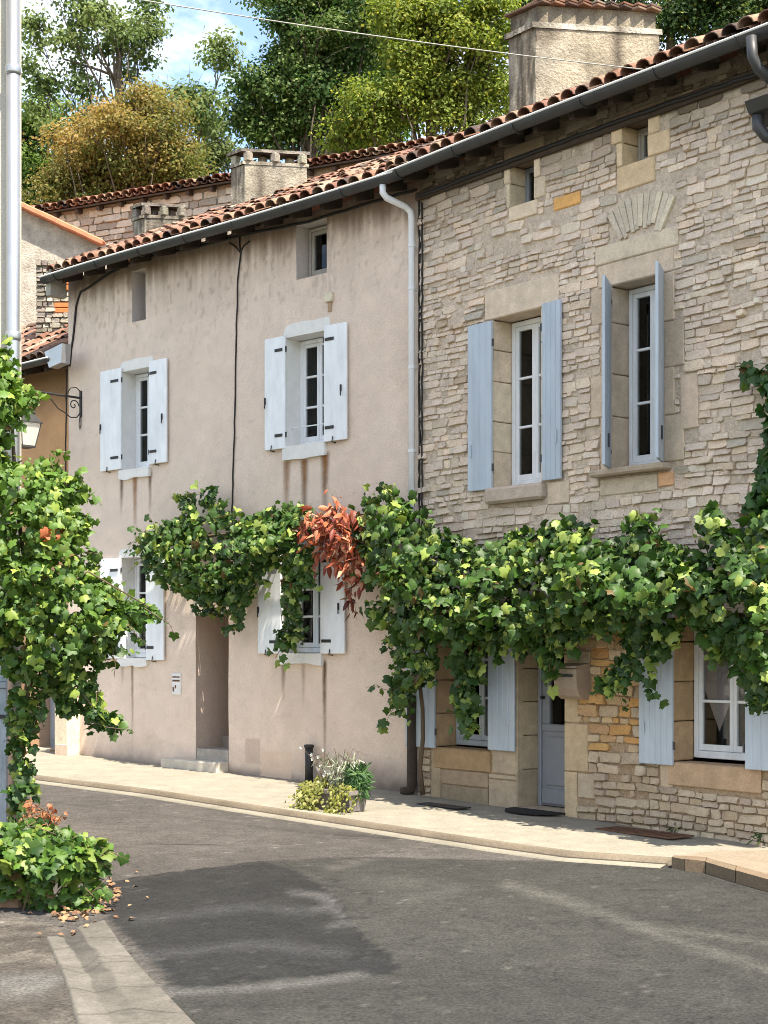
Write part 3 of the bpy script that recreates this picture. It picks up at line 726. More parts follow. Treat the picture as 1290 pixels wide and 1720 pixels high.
def roof(parent, x0, x1, ze, rows, parts_rows, seed, pitch=.212, ridge=True, y0=-.52, slope=SLOPE, name='roof', verge=None):
    rg = random.Random(seed)
    r = empty(name, (0, 0, 0), 0, parent)
    n = int((x1-x0)/pitch); exp = .345
    rest = MB()
    cs, sn = math.cos(slope), math.sin(slope)
    def place(i, k): d = k*exp; return x0+(i+.5)*pitch+rg.uniform(-.010, .010), y0+d*cs, ze+d*sn
    for k in range(rows):
        for i in range(n):
            x, y, z = place(i, k)
            jig = rg.uniform(-.02, .02) if k == 0 else rg.uniform(-.03, .03)
            M = Matrix.Translation((x, y+jig, z+.055+rg.uniform(-.006, .010))) @ Matrix.Rotation(rg.uniform(-.05, .05), 4, 'Z') @ Matrix.Rotation(slope-.045, 4, 'X') @ Matrix.Rotation(rg.uniform(-.06, .06), 4, 'Y')
            vi = rg.choice([0, 0, 1, 1, 2, 3, 3, 4, 5, 5, 6, 7])
            if k < parts_rows:
                o = link('tile', TV[vi], r); o.matrix_local = M
            else:
                v, f, cc = tile_mesh('t', .46, .098, .080, TILE_C[vi], seg=5)
                rest.add([M @ Vector(p) for p in v], f, vary(rg, TILE_C[vi], .2))
            # channel tile in the gap to the right
            v, f, cc = tile_mesh('t', .46, .080, .098, shade(TILE_C[vi], .85), up=False, seg=4)
            Mc = Matrix.Translation((x+pitch/2, y+jig*.5-.01, z+.045)) @ Matrix.Rotation(slope-.03, 4, 'X')
            rest.add([Mc @ Vector(p) for p in v], f, vary(rg, shade(TILE_C[vi], .85), .2))
    o = rest.build('roof_tiles', 'tile', r); o['kind'] = 'stuff'
    # boarding under the tiles, ridge and rear slope
    Lr = rows*exp+.1
    yr, zr = y0+.02+Lr*cs, ze-.015+Lr*sn
    b = MB(); b.add([(x0, y0+.05, ze-.02), (x1, y0+.05, ze-.02), (x1, yr, zr), (x0, yr, zr), (x0, y0+.05, ze-.055), (x1, y0+.05, ze-.055), (x1, yr, zr-.035), (x0, yr, zr-.035)],
                    [(0, 1, 2, 3), (7, 6, 5, 4), (0, 4, 5, 1), (1, 5, 6, 2), (3, 2, 6, 7), (0, 3, 7, 4)]); b.build('roof_boarding', 'dark_wood', r)
    b = MB(); b.add([(x0, yr, zr+.04), (x1, yr, zr+.04), (x1, yr+3.9, zr+.04-3.9*.5), (x0, yr+3.9, zr+.04-3.9*.5)], [(0, 1, 2, 3)], (.33, .17, .11)); b.build('rear_slope', 'tile', r)
    if ridge:
        k = 0; x = x0
        while x < x1:
            M = Matrix.Translation((x, yr, zr+.07)) @ Matrix.Rotation(-math.pi/2+rg.uniform(-.03, .03), 4, 'Z')
            o = link('ridge_tile', rg.choice(TV), r); o.matrix_local = M @ Matrix.Scale(1.25, 4, (1, 0, 0)); x += .40
    # rafter feet under the eaves
    x = x0+.3
    while x < x1-.1:
        q = MB(); q.add([(x-.035, y0+.10, ze-.058), (x+.035, y0+.10, ze-.058), (x+.035, .0, ze-.058+(-y0-.10)*.5), (x-.035, .0, ze-.058+(-y0-.10)*.5),
                         (x-.035, y0+.10, ze-.14), (x+.035, y0+.10, ze-.14), (x+.035, .0, ze-.20+(-y0-.10)*.5), (x-.035, .0, ze-.20+(-y0-.10)*.5)],
                        [(0, 1, 2, 3), (7, 6, 5, 4), (0, 4, 5, 1), (1, 5, 6, 2), (3, 7, 4, 0)]); q.build('rafter', 'dark_wood', r); x += .55
    return r, yr, zr
def gutter(parent, x0, x1, za, zb, y, r=.082, m='zinc'):
    b = MB(); n = 10; N = 40; vs, fs = [], []
    for i in range(N+1):
        t = i/N; x = x0+(x1-x0)*t; z = za+(zb-za)*t+.012*math.sin(t*7)
        for rr in (r, r-.008):
            for k in range(n+1):
                a = math.pi*k/n; vs.append((x, y-math.cos(a)*rr, z-math.sin(a)*rr))
    S = 2*(n+1)
    for i in range(N):
        for k in range(n):
            a = i*S+k; fs.append((a, a+1, a+1+S, a+S)); a += n+1; fs.append((a+1, a, a+S, a+1+S))
        fs.append((i*S, i*S+n+1, (i+1)*S+n+1, (i+1)*S)) if False else None
    for e in (0, N): fs.append(tuple(e*S+k for k in range(n+1)))
    b.add(vs, fs); g = b.build('gutter', m, parent, True)
    q = MB(); q.tube([(x0+(x1-x0)*i/20, y-r, za+(zb-za)*i/20+.012*math.sin(i/20*7)+.004) for i in range(21)], .013, 6); q.build('gutter_lip', 'lip', g)
    x = x0+.35
    while x < x1:
        t = (x-x0)/(x1-x0); z = za+(zb-za)*t
        q = MB(); q.tube([(x, y-math.cos(math.pi*k/8)*(r+.006), z-math.sin(math.pi*k/8)*(r+.006)) for k in range(9)]+[(x, y+r+.10, z+.06)], .008, 5); q.build('gutter_bracket', m, g); x += 1.0
    return g
yg = -.44
ZGp0, ZGp1 = PL.z(74, 464, yg-.08), PL.z(633, 299, yg-.08)
XGp0 = PL.x(74, yg)
proof, yrp, zrp = roof(ph, XGp0+.04, .12, Zeave+.015, 12, 4, 11, y0=-.43)
gutter(proof, XGp0, PL.x(672, yg), ZGp0, ZGp1+.01, yg)
# boxed end of the gutter and verge at the far corner
b = MB(); b.box(XGp0-.02, XGp0+.10, -.40, -.1, Zeave-.28, Zeave+.12, .01); b.build('verge_end', 'concrete', proof)
def chimney(parent, A, ZA, Wd, Nd, ztop, zbot, capkind, c, seed):
    """A = near corner (world x,y); Wd = vector along its broad side, Nd = vector along the street side; parent carries PL or ST frame"""
    fr = PL if parent is proof else ST
    ch = empty('chimney', (0, 0, 0), 0, parent)
    P = [A, (A[0]+Wd[0], A[1]+Wd[1]), (A[0]+Wd[0]+Nd[0], A[1]+Wd[1]+Nd[1]), (A[0]+Nd[0], A[1]+Nd[1])]
    L = [fr.local(*p) for p in P]
    cx = sum(p[0] for p in L)/4; cy = sum(p[1] for p in L)/4
    ex = lambda d: [(x+(x-cx)*d/max(.15, math.hypot(x-cx, y-cy)), y+(y-cy)*d/max(.15, math.hypot(x-cx, y-cy))) for x, y in L]
    rg = random.Random(seed)
    def body(out, z0, z1, nm, mm, c, nz=22, nseg=12, wob=.03):
        ring = []
        for i in range(4):
            a, b_ = out[i], out[(i+1) % 4]
            for k in range(nseg): ring.append((a[0]+(b_[0]-a[0])*k/nseg, a[1]+(b_[1]-a[1])*k/nseg))
        n = len(ring); vs, cs, fs = [], [], []
        for j in range(nz+1):
            z = z0+(z1-z0)*j/nz
            for k, (x, y) in enumerate(ring):
                e = wob*(float(fbm(np.array([k*.7+seed]), np.array([z*3.0]))[0])-.5)*2
                vs.append((x+(x-cx)*e, y+(y-cy)*e, z))
                s1 = float(fbm(np.array([k*.9+seed*3]), np.array([z*1.2]))[0]); s2 = float(fbm(np.array([k*.35+seed]), np.array([z*2.2+5]))[0])
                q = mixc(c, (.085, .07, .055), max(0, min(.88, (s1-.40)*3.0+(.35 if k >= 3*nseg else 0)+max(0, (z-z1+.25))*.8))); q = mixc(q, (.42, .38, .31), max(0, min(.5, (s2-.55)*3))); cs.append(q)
        for j in range(nz):
            for k in range(n): fs.append((j*n+k, j*n+(k+1) % n, (j+1)*n+(k+1) % n, (j+1)*n+k))
        fs.append(tuple(nz*n+k for k in range(n)))
        me = bpy.data.meshes.new(nm); me.from_pydata(vs, [], fs); a = me.attributes.new('col', 'FLOAT_COLOR', 'POINT')
        a.data.foreach_set('color', np.array([(*q, 1) for q in cs], np.float32).ravel()); me.materials.append(MATS[mm]); me.update()
        return link(nm, me, ch)
    body(L, zbot, ztop, 'stack', 'chimney_render', c)
    if capkind == 'slab':
        body(ex(.035), ztop, ztop+.05, 'collar', 'chimney_render', shade(c, 1.1), 1)
        for i in range(4):
            a, b_ = L[i], L[(i+1) % 4]
            for k in ((0, .5) if i in (0, 2) else (0,)):
                x, y = a[0]+(b_[0]-a[0])*k, a[1]+(b_[1]-a[1])*k; x += (cx-x)*.12; y += (cy-y)*.12
                q = MB(); q.box(x-.055, x+.055, y-.055, y+.055, ztop+.05, ztop+.19, .01, vary(rg, c, .2)); q.build('cap_post', 'chimney_render', ch)
        body(ex(.06), ztop+.19, ztop+.235, 'cap_slab', 'chimney_render', (.22, .195, .17), 1)
    elif capkind == 'tiles':
        body(ex(.05), ztop-.02, ztop+.05, 'band', 'chimney_render', (.52, .47, .39), 1)
        body(ex(-.03), ztop+.05, ztop+.26, 'upper_stack', 'chimney_render', shade(c, .8), 4)
        for lay_ in range(2):
            for i in range(9):
                t = (i+.5)/9
                a = (L[0][0]+(L[1][0]-L[0][0])*t, L[0][1]+(L[1][1]-L[0][1])*t); b_ = (L[3][0]+(L[2][0]-L[3][0])*t, L[3][1]+(L[2][1]-L[3][1])*t)
                ang = math.atan2(b_[1]-a[1], b_[0]-a[0]); w = math.hypot(L[1][0]-L[0][0], L[1][1]-L[0][1])/9; d = math.hypot(b_[0]-a[0], b_[1]-a[1])
                q = MB(); q.box(-.08, d+.08, -w*.53, w*.53, 0, .028, .005, vary(rg, rg.choice(TILE_C), .2))
                o = q.build('cap_tile', 'tile', ch); o.location = (a[0], a[1], ztop+.262+lay_*.034+rg.uniform(0, .006)); o.rotation_euler = (rg.uniform(-.05, .05), rg.uniform(-.05, .05), ang+rg.uniform(-.08, .08))
    return ch
ZA = 23.3
A = ((412-CX)/F*ZA, ZA)
chimney(proof, A, ZA, (.92, .15), (-.235, .225), EYE+(HY-276)/F*ZA, 7.9, 'slab', (.31, .275, .215), 3)
ZA = 24.6
A = ((243-CX)/F*ZA, ZA)
chimney(proof, A, ZA, (.62, .10), (-.21, .20), EYE+(HY-366)/F*ZA, 7.9, 'slab', (.24, .215, .175), 8)

# ------------------------------------------------------------------ downpipe and cables on the rendered wall
pp = empty('downpipe', (0, 0, 0), 0, ph)
xp = PL.x(691, -.08); rp = .040
zt = PL.z(690, 356, -.08)
gx0 = PL.x(643, yg)
b = MB(); b.tube([(gx0, yg, ZGp1-.07), (gx0, yg, ZGp1-.16), (gx0+.03, yg+.03, ZGp1-.22), (xp-.05, -.13, zt+.06), (xp-.01, -.085, zt), (xp, -.075, zt-.08), (xp, -.075, 1.2)], rp, 12); b.build('pipe', 'pvc', pp, True)
for yy in (412, 484, 617, 757):
    z = PL.z(693, yy, -.08); q = MB(); q.tube([(xp, -.075, z-.018), (xp, -.075, z+.018)], rp+.006, 12); q.box(xp-.012, xp+.012, -.04, .01, z-.012, z+.012); q.build('pipe_clip', 'pvc', pp)
xs_ = PL.x(702, -.1); g0 = gloc(PL, xs_)
b = MB(); b.tube([(xp+.005, -.075, 1.22), (xp+.005, -.075, g0+.12), (xp, -.10, g0+.05), (xp-.04, -.20, g0+.03)], .062, 10); b.build('iron_shoe', 'dark_wood', pp, True)
def wall_cable(parent, fr, pts, y=-.014, r=.009, name='cable', wob=.006, seed=1):
    rg = random.Random(seed); P = []
    for (a, b_), (c, d) in zip(pts[:-1], pts[1:]):
        n = max(2, int(math.hypot(c-a, d-b_)/14))
        for k in range(n): P.append((a+(c-a)*k/n, b_+(d-b_)*k/n))
    P.append(pts[-1]); q = []
    for a, b_ in P:
        x, z = fr.loc(a, b_, y); q.append((x+rg.uniform(-wob, wob), y, z+rg.uniform(-wob, wob)*.5))
    m = MB(); m.tube(q, r, 6); return m.build(name, 'cable', parent, True)
wall_cable(ph, PL, [(402, 398), (404, 425), (399, 470), (397, 560), (395, 650), (393, 740), (391, 800), (389, 900)], r=.011, wob=.008, seed=2)
wall_cable(ph, PL, [(385, 408), (396, 414), (403, 424), (410, 412), (420, 405)], r=.010, wob=.006, seed=12)
wall_cable(ph, PL, [(704, 330), (704, 700), (705, 1080)], r=.014, wob=.010, seed=3)
wall_cable(ph, PL, [(117, 615), (122, 570), (128, 515), (135, 490), (150, 482), (178, 462), (230, 436), (330, 415), (400, 396), (520, 372), (640, 335), (700, 318)], r=.017, wob=.010, seed=4)
wall_cable(ph, PL, [(112, 620), (111, 700), (110, 800), (109, 880)], r=.012, seed=5)
# ================================================================== the stone house
sh = empty('stone_house', (*SEAM, 0), ST.a)
tag(sh, 'rubble stone house with grey blue shutters and ashlar window surrounds', 'house')
srect = lambda xl, xr, yt, yb, y=0.0: prect(xl, xr, yt, yb, y, ST)
XR = 9.2
ZTs = ST.z(1050, 132, -.5)+.04
S_a1 = srect(857, 897, 270, 342); S_a2 = srect(1046, 1088, 202, 272)
S_u1 = srect(829, 909, 527, 815); S_u2 = srect(1028, 1114, 470, 783)
S_g3 = srect(735, 822, 1030, 1258); S_dr = srect(870, 948, 1010, 1366)
S_dr = (S_dr[0], S_dr[1], gloc(ST, S_dr[0])-.3, 2.25)
S_g4 = srect(1131, 1262, 1000, 1284)
S_g4 = (S_g4[0], S_g4[0]+1.0, S_g4[2], 2.25); S_g3 = (S_g3[0], S_g3[1], S_g3[2], 2.2)
holes_s = [S_a1, S_a2, S_u1, S_u2, S_g3, S_dr, S_g4]
excl = [list(h) for h in holes_s]
WARM = (.40, .265, .15); PALE = (.50, .445, .355); ASH = (.52, .46, .36)
ash_rng = random.Random(21)
def block(name, x0, x1, z0, z1, y0=-.014, y1=.10, c=None, ch=.010, parent=sh, ex=True, jit=.004):
    c = c or ASH
    if z0 > 2.4 and c[0] > .3: c = (c[0]*1.21, c[1]*1.12, c[2]*1.06)
    b = MB(); b.box(x0+.004, x1-.004, y0+ash_rng.uniform(-.004, .004), y1, z0+.004, z1-.004, ch, vary(ash_rng, c or ASH, .10, .015), ash_rng, jit)
    if ex: excl.append([min(x0, x1), max(x0, x1), z0, z1])
    return b.build(name, 'ashlar', parent)
def jambs(q, d, n, wl, wr, c=None, z0=None):
    x0, x1, a, b_ = q; a = a if z0 is None else z0
    for side in (0, 1):
        z = a; k = 0; hs = [ash_rng.uniform(.8, 1.25) for _ in range(n)]; s = sum(hs)
        for hh in hs:
            h = (b_-a)*hh/s; w = (wl if side == 0 else wr)*(1.0 if (k+side) % 2 else .55)
            if side == 0: block('jamb_stone', x0-w, x0, z, z+h, y1=d, c=c)
            else: block('jamb_stone', x1, x1+w, z, z+h, y1=d, c=c)
            z += h; k += 1
def lintel(q, h, el, er, d, c=None, y0=-.016): return block('lintel', q[0]-el, q[1]+er, q[3], q[3]+h, y0=y0, y1=d, c=c)
# attic openings
lintel(S_a1, .20, .10, .18, .25, (.22, .17, .12)); jambs(S_a1, .25, 2, .10, .19); block('sill', S_a1[0]-.02, S_a1[1]+.06, S_a1[2]-.17, S_a1[2], y1=.25)
jambs(S_a2, .28, 2, .16, .30, (.54, .45, .31)); block('sill', S_a2[0]-.08, S_a2[1]+.10, S_a2[2]-.26, S_a2[2], y1=.28, c=(.52, .42, .28))
lintel(S_a2, .12, .15, .25, .28, (.16, .12, .09))
# upper windows
jambs(S_u1, .30, 5, .20, .22, (.54, .475, .365)); block('lintel', ST.x(815), ST.x(940), S_u1[3], S_u1[3]+.33, y1=.30, c=(.56, .50, .41))
block('sill', ST.x(822), ST.x(918), S_u1[2]-.19, S_u1[2]+.0, y0=-.10, y1=.30, c=(.40, .36, .30), ch=.03)
block('apron_stone', ST.x(920), ST.x(957), S_u1[2]-.26, S_u1[2]-.01, c=ASH)
jambs(S_u2, .30, 4, .30, .28, (.45, .39, .31)); block('lintel', ST.x(1005), ST.x(1132), S_u2[3], S_u2[3]+.24, y1=.30, c=(.50, .44, .35))
block('lintel', ST.x(1000), ST.x(1140), S_u2[3]+.245, S_u2[3]+.45, y1=.10, c=(.50, .45, .37))
block('sill', ST.x(1003), ST.x(1128), S_u2[2]-.085, S_u2[2], y0=-.14, y1=.30, c=(.36, .31, .25), ch=.02)
block('apron_stone', ST.x(1008), ST.x(1105), S_u2[2]-.27, S_u2[2]-.09, c=(.46, .42, .34)); block('apron_stone', ST.x(1106), ST.x(1132), S_u2[2]-.24, S_u2[2]-.09, c=(.52, .33, .20))
block('quoin_stone', ST.x(1143), ST.x(1174), ST.z(1150, 722), ST.z(1150, 628), c=(.50, .43, .34))
# ground floor: ashlar base between door and first window
GZ = gloc(ST, 1.2)
block('sill', S_g3[0]-.06, S_g3[1]+.02, S_g3[2]-.25, S_g3[2], y0=-.02, y1=.32, c=WARM)
block('base_stone', ST.x(725), ST.x(741), GZ-.3, S_g3[2]-.005, c=(.38, .29, .19)); block('base_stone', ST.x(741), ST.x(820), GZ+.18, S_g3[2]-.255, c=(.36, .27, .18)); block('base_stone', ST.x(741), ST.x(820), GZ-.3, GZ+.175, c=(.30, .235, .165))
block('base_stone', ST.x(821), ST.x(869), GZ+.30, S_g3[2]-.255, c=(.43, .345, .245)); block('base_stone', ST.x(821), ST.x(869), GZ-.3, GZ+.295, c=(.40, .325, .235))
block('base_stone', ST.x(825)+.02, S_dr[0]-.004, S_g3[2]-.25, S_g3[2]+.8, c=(.43, .345, .245), ex=True); block('base_stone', ST.x(825)+.02, S_dr[0]-.004, S_g3[2]+.8, 2.25, c=(.39, .30, .20))
# door jambs: the deep left one in five courses, the right one toothed into the wall
zs_ = [GZ-.3, GZ+.42, GZ+.80, GZ+1.18, GZ+1.55, GZ+1.85, 2.25]
for a, c in zip(zs_[:-1], zs_[1:]): block('jamb_stone', S_dr[0]-.05, S_dr[0], a, c, y0=-.010, y1=.38, c=(.36, .285, .20), ex=False)
for (a, c, w) in ((GZ-.3, GZ+.46, .20), (GZ+.46, GZ+.98, .36), (GZ+.98, GZ+1.30, .22), (GZ+1.30, GZ+1.75, .40), (GZ+1.75, 2.25, .20)): block('jamb_stone', S_dr[1], S_dr[1]+w, a, c, y1=.38, c=(.47, .36, .235))
block('quoin_stone', S_dr[1]+.21, S_dr[1]+.46, GZ+.18, GZ+.455, c=(.47, .38, .28))
block('lintel', S_dr[0]-.1, S_dr[1]+.25, 2.25, 2.55, y1=.38, c=ASH); block('lintel', S_g3[0]-.1, S_g3[1]+.06, 2.2, 2.45, y1=.32, c=WARM); block('lintel', S_g4[0]-.1, S_g4[1]+.2, 2.25, 2.5, y1=.32, c=ASH)
jz = S_g3[2]
for k in range(4): block('jamb_stone', S_g3[0]-.10, S_g3[0], jz+k*(2.2-jz)/4, jz+(k+1)*(2.2-jz)/4, y0=-.008, y1=.32, c=(.40, .28, .17)); block('jamb_stone', S_g3[1], S_g3[1]+.10, jz+k*(2.2-jz)/4, jz+(k+1)*(2.2-jz)/4, y0=-.008, y1=.32, c=(.42, .33, .23), ex=False)
jz = S_g4[2]
for k in range(4): block('jamb_stone', S_g4[0]-.14, S_g4[0], jz+k*(2.25-jz)/4, jz+(k+1)*(2.25-jz)/4, y0=-.008, y1=.32, c=(.46, .32, .19)); block('jamb_stone', S_g4[1], S_g4[1]+.2, jz+k*(2.25-jz)/4, jz+(k+1)*(2.25-jz)/4, y1=.32, c=ASH)
block('sill', S_g4[0]-.06, S_g4[1]+.1, S_g4[2]-.24, S_g4[2], y0=-.03, y1=.32, c=(.45, .31, .20)); block('apron_stone', ST.x(1109), ST.x(1131), S_g4[2]-.27, S_g4[2]-.02, c=(.48, .38, .27))
block('quoin_stone', ST.x(930), ST.x(975), ST.z(950, 350), ST.z(950, 327), c=(.56, .34, .13))
# relieving arch above the second window
arc = empty('relieving_arch', (0, 0, 0), 0, sh); ax, az = ST.loc(1078, 470); r0, r1 = ST.z(1078, 385)-az, ST.z(1078, 326)-az
for k in range(11):
    t0, t1 = R(58+64*k/11), R(58+64*(k+1)/11); e = .006; rr = r0+ash_rng.uniform(-.03, .05)
    pts = [(ax+math.cos(t0+e)*rr, az+math.sin(t0+e)*rr), (ax+math.cos(t1-e)*rr, az+math.sin(t1-e)*rr), (ax+math.cos(t1-e)*r1, az+math.sin(t1-e)*r1), (ax+math.cos(t0+e)*r1, az+math.sin(t0+e)*r1)]
    b = MB(); b.prism(pts[::-1], -.018-ash_rng.uniform(0, .012), .03, vary(ash_rng, (.60, .525, .41), .1, .015)); b.build('voussoir', 'stone', arc)
excl.append([ax+math.cos(R(122))*r1*.97, ax+math.cos(R(58))*r1*.97, az+r0*.93, az+r1])
def paint_mortar(X, Z):
    n1 = fbm(X*.8, Z*.8+3); n2 = fbm(X*5, Z*5); C = np.tile(np.array((.59, .49, .388)), (len(X), 1))*(.86+.28*n1)[:, None]*(.88+.24*n2)[:, None]
    low = np.clip((2.4-Z)/1.0, 0, 1); C = C*(1-low[:, None]*.75)+np.array((.33, .22, .125))*(low*.75)[:, None]
    st = fbm(X*9, Z*.6, 3); tp = np.clip(1-(ZTs-Z)/1.1, 0, 1)*np.clip((st-.3)*2.2, 0, 1)*.6; tp = np.maximum(tp, .85*(ZTs-Z < .33))  # stain streaks, with eaves shade painted into the topmost band
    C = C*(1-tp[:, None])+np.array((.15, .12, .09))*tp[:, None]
    gb = np.array([gloc(ST, x) for x in X]); dm = np.clip(1-(Z-gb)/.22, 0, 1)*.5; C = C*(1-dm[:, None])+np.array((.20, .17, .14))*dm[:, None]
    return C
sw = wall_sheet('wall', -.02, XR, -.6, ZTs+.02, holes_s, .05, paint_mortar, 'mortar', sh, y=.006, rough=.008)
# rubble, coursed and irregular, every stone its own piece
rng = random.Random(99)
STONES = []
def stone_geo(w, h, d, rg, c):
    def outline(sx, sz, jit):
        base = [(-.5, -.30), (-.43, -.5), (.0, -.52), (.44, -.5), (.5, -.28), (.5, .31), (.43, .5), (-.02, .51), (-.44, .5), (-.5, .28)]
        return [(x*sx+rg.uniform(-jit, jit)*sx, z*sz+rg.uniform(-jit, jit)*sz) for x, z in base]
    o = outline(w, h, .075); n = len(o); ins = min(.0045, h*.07)
    tilt = rg.uniform(-.004, .016)
    v = [(x, .045, z) for x, z in o]+[(x, -d*.8, z) for x, z in o]
    cx, cz = sum(p[0] for p in o)/n, sum(p[1] for p in o)/n
    for x, z in o:
        L = math.hypot(x-cx, z-cz); k = max(0, 1-ins/L*1.2)
        v.append((cx+(x-cx)*k, -d-tilt*(z/h)*-2+rg.uniform(-.003, .003), cz+(z-cz)*k))
    f = [(i, (i+1) % n, (i+1) % n+n, i+n) for i in range(n)]+[(i+n, (i+1) % n+n, (i+1) % n+2*n, i+2*n) for i in range(n)]
    f.append(tuple(range(2*n, 3*n)))
    return v, f
z = -.12
PALS = [(0.631, 0.522, 0.414), (0.683, 0.561, 0.444), (0.611, 0.502, 0.399), (0.631, 0.527, 0.429), (0.683, 0.547, 0.414), (0.590, 0.488, 0.394), (0.652, 0.537, 0.434)]
ORG = [(.52, .31, .13), (.50, .36, .21), (.56, .42, .27), (.44, .28, .15), (.52, .40, .27), (.54, .30, .12)]
PKL = [(.42, .325, .225), (.46, .37, .265), (.40, .315, .235), (.48, .385, .28)]
while z < ZTs-.03:
    h = rng.choice([.05, .06, .07, .075, .085, .095, .11]) if z > 2.2 else rng.choice([.07, .08, .09, .105, .12])
    ivs = [(-.005, XR-.02)]
    for a, b_, c0, c1 in excl:
        ov = min(z+h, c1)-max(z, c0)
        if ov > .012:
            nv = []
            for p, q in ivs:
                if b_ <= p or a >= q: nv.append((p, q)); continue
                if a-p > .03: nv.append((p, a))
                if q-b_ > .03: nv.append((b_, q))
            ivs = nv
    for p, q in ivs:
        x = p+.004
        while x < q-.03:
            w = min(.32, rng.uniform(1.0, 3.2)*h*rng.uniform(.85, 1.25))
            if q-x-w < .09: w = q-x-.004
            cxm, czm = x+w/2, z+h/2+.022*math.sin(cxm_ := (x*2.1+z*1.7))
            low = czm < 2.25
            X_, Y_ = ST.world(cxm, 0); px = CX+F*X_/Y_; py = HY-F*(czm-EYE)/Y_
            org = (960 < px < 1075 and 1035 < py < 1260)
            smear = .13 if not low else .03
            if 815 < px < 935 and 340 < py < 425: smear = .75
            if 735 < px < 850 and 300 < py < 540: smear = .22
            base = rng.choice(ORG) if org else (rng.choice(PKL) if low else rng.choice(PALS))
            if not low and rng.random() < .05: base = rng.choice([(.66, .585, .48), (.46, .36, .26), (.47, .41, .33)])
            c = vary(rng, base, .12, .014)
            if ZTs-czm < .75: c = mixc(c, (.10, .075, .052), min(.92, (.95 if ZTs-czm < .34 else .62*(1-(ZTs-czm-.2)/.6))*rng.uniform(.6, 1.1)))  # top stones stained, and darkened to paint in the shade under the eaves
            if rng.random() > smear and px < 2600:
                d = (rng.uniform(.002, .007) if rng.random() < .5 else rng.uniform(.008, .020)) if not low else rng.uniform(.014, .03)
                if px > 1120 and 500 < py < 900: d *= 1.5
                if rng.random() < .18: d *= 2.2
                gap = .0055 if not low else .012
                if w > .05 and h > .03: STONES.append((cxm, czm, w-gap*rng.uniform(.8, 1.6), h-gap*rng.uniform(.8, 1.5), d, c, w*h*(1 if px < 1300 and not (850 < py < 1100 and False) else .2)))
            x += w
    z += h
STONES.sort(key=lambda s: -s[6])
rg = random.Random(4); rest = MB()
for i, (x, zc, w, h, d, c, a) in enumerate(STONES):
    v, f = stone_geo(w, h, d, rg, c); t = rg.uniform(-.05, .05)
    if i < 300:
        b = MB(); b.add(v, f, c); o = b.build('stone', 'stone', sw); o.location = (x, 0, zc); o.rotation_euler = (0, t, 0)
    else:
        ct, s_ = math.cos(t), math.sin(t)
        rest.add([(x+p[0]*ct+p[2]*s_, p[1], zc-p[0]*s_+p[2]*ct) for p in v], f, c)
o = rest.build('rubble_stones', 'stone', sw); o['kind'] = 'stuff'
# windows
casement(sh, S_u1[0]+.005, S_u1[1]-.005, S_u1[2]+.01, S_u1[3]-.01, .27, 'white_paint', 3, 2, .055, .05)
casement(sh, S_u2[0]+.005, S_u2[1]-.005, S_u2[2]+.01, S_u2[3]-.01, .24, 'white_paint', 3, 2, .05, .05)
casement(sh, S_g3[0]+.005, S_g3[1]-.005, S_g3[2]+.02, S_g3[3]-.01, .28, 'grey_paint', 3, 2, .05, .045)
casement(sh, S_g4[0]+.005, S_g4[1]-.005, S_g4[2]+.03, S_g4[3]-.01, .30, 'white_paint', 3, 2, .055, .045)
casement(sh, S_a2[0]+.005, S_a2[1]-.005, S_a2[2]+.01, S_a2[3]-.01, .22, 'concrete', 1, 1, .035, .04)
casement(sh, S_a1[0]+.005, S_a1[1]-.005, S_a1[2]+.01, S_a1[3]-.01, .22, 'door_paint', 1, 1, .02, .025)
b = MB(); b.box(S_u1[0]+.1, S_u1[1]-.1, .36, .365, S_u1[2]+.08, S_u1[3]-.08); b.build('net_curtain', 'net', sh)  # grey of this net also imitates the reflection in the panes
for k in (0, 1):                                   # pennant lace curtains behind the ground floor panes
    w = (S_g4[1]-S_g4[0]-.2)/2; a = S_g4[0]+.08+k*(w+.04); zt_, zb_ = S_g4[3]-.06, S_g4[2]+.42
    b = MB(); b.prism([(a, zb_+.32), (a+w/2, zb_-.12), (a+w, zb_+.32), (a+w, zt_), (a, zt_)][::-1], .366, .370); b.build('lace_curtain', 'curtain', sh)
# shutters: three pairs flat to the wall, one pair standing open
def sshut(xl, xr, yt, yb, hinge, n=1, y=-.06):
    q = srect(xl, xr, yt, yb, y); plank_shutter(sh, *q, y=y, n=n, hinge=hinge)
sshut(784.5, 825, 543, 824, 'R', 4); sshut(909, 941, 506, 806, 'L', 4)
q = srect(680, 729, 1000, 1255, -.07); plank_shutter(sh, q[0], q[1], q[2], 2.1, -.07, 5, 'R')
q = srect(818, 863, 1000, 1261, -.07); plank_shutter(sh, q[0], q[1], q[2], 2.1, -.07, 5, 'L')
q = srect(1072, 1129, 1000, 1284, -.07); plank_shutter(sh, q[0], q[1], q[2], 2.15, -.07, 6, 'R')
q = srect(1250, 1300, 1000, 1294, -.10); plank_shutter(sh, q[0], q[0]+.48, q[2], 2.15, -.10, 5, 'L')
def swung(x, z0, z1, ang, w, n=4):                 # leaf hinged at x on the wall face, turned out into the street
    s = empty('shutter', (x, -.02, 0), ang, sh)
    for i in range(n):
        b = MB(); b.box(i*w/n+.003, (i+1)*w/n-.003, -.016, .016, z0, z1, .006); b.build('plank', 'grey_paint', s)
    b = MB(); b.box(.004, w-.004, -.008, .008, z0+.004, z1-.004); b.build('backing', 'grey_paint', s)
    for zz in (z0+.18, z1-.18):
        b = MB(); b.tube([(-.01, 0, zz-.05), (-.01, 0, zz+.05)], .014, 6); b.box(-.06, .0, -.02, .02, zz-.02, zz+.02); b.build('hinge_pin', 'iron', s)
    b = MB(); b.box(w*.55, w*.6, .017, .035, z0+.2, z0+.34, .004); b.build('latch', 'zinc', s)
za, zb = S_u2[2]+.0, S_u2[3]+.02
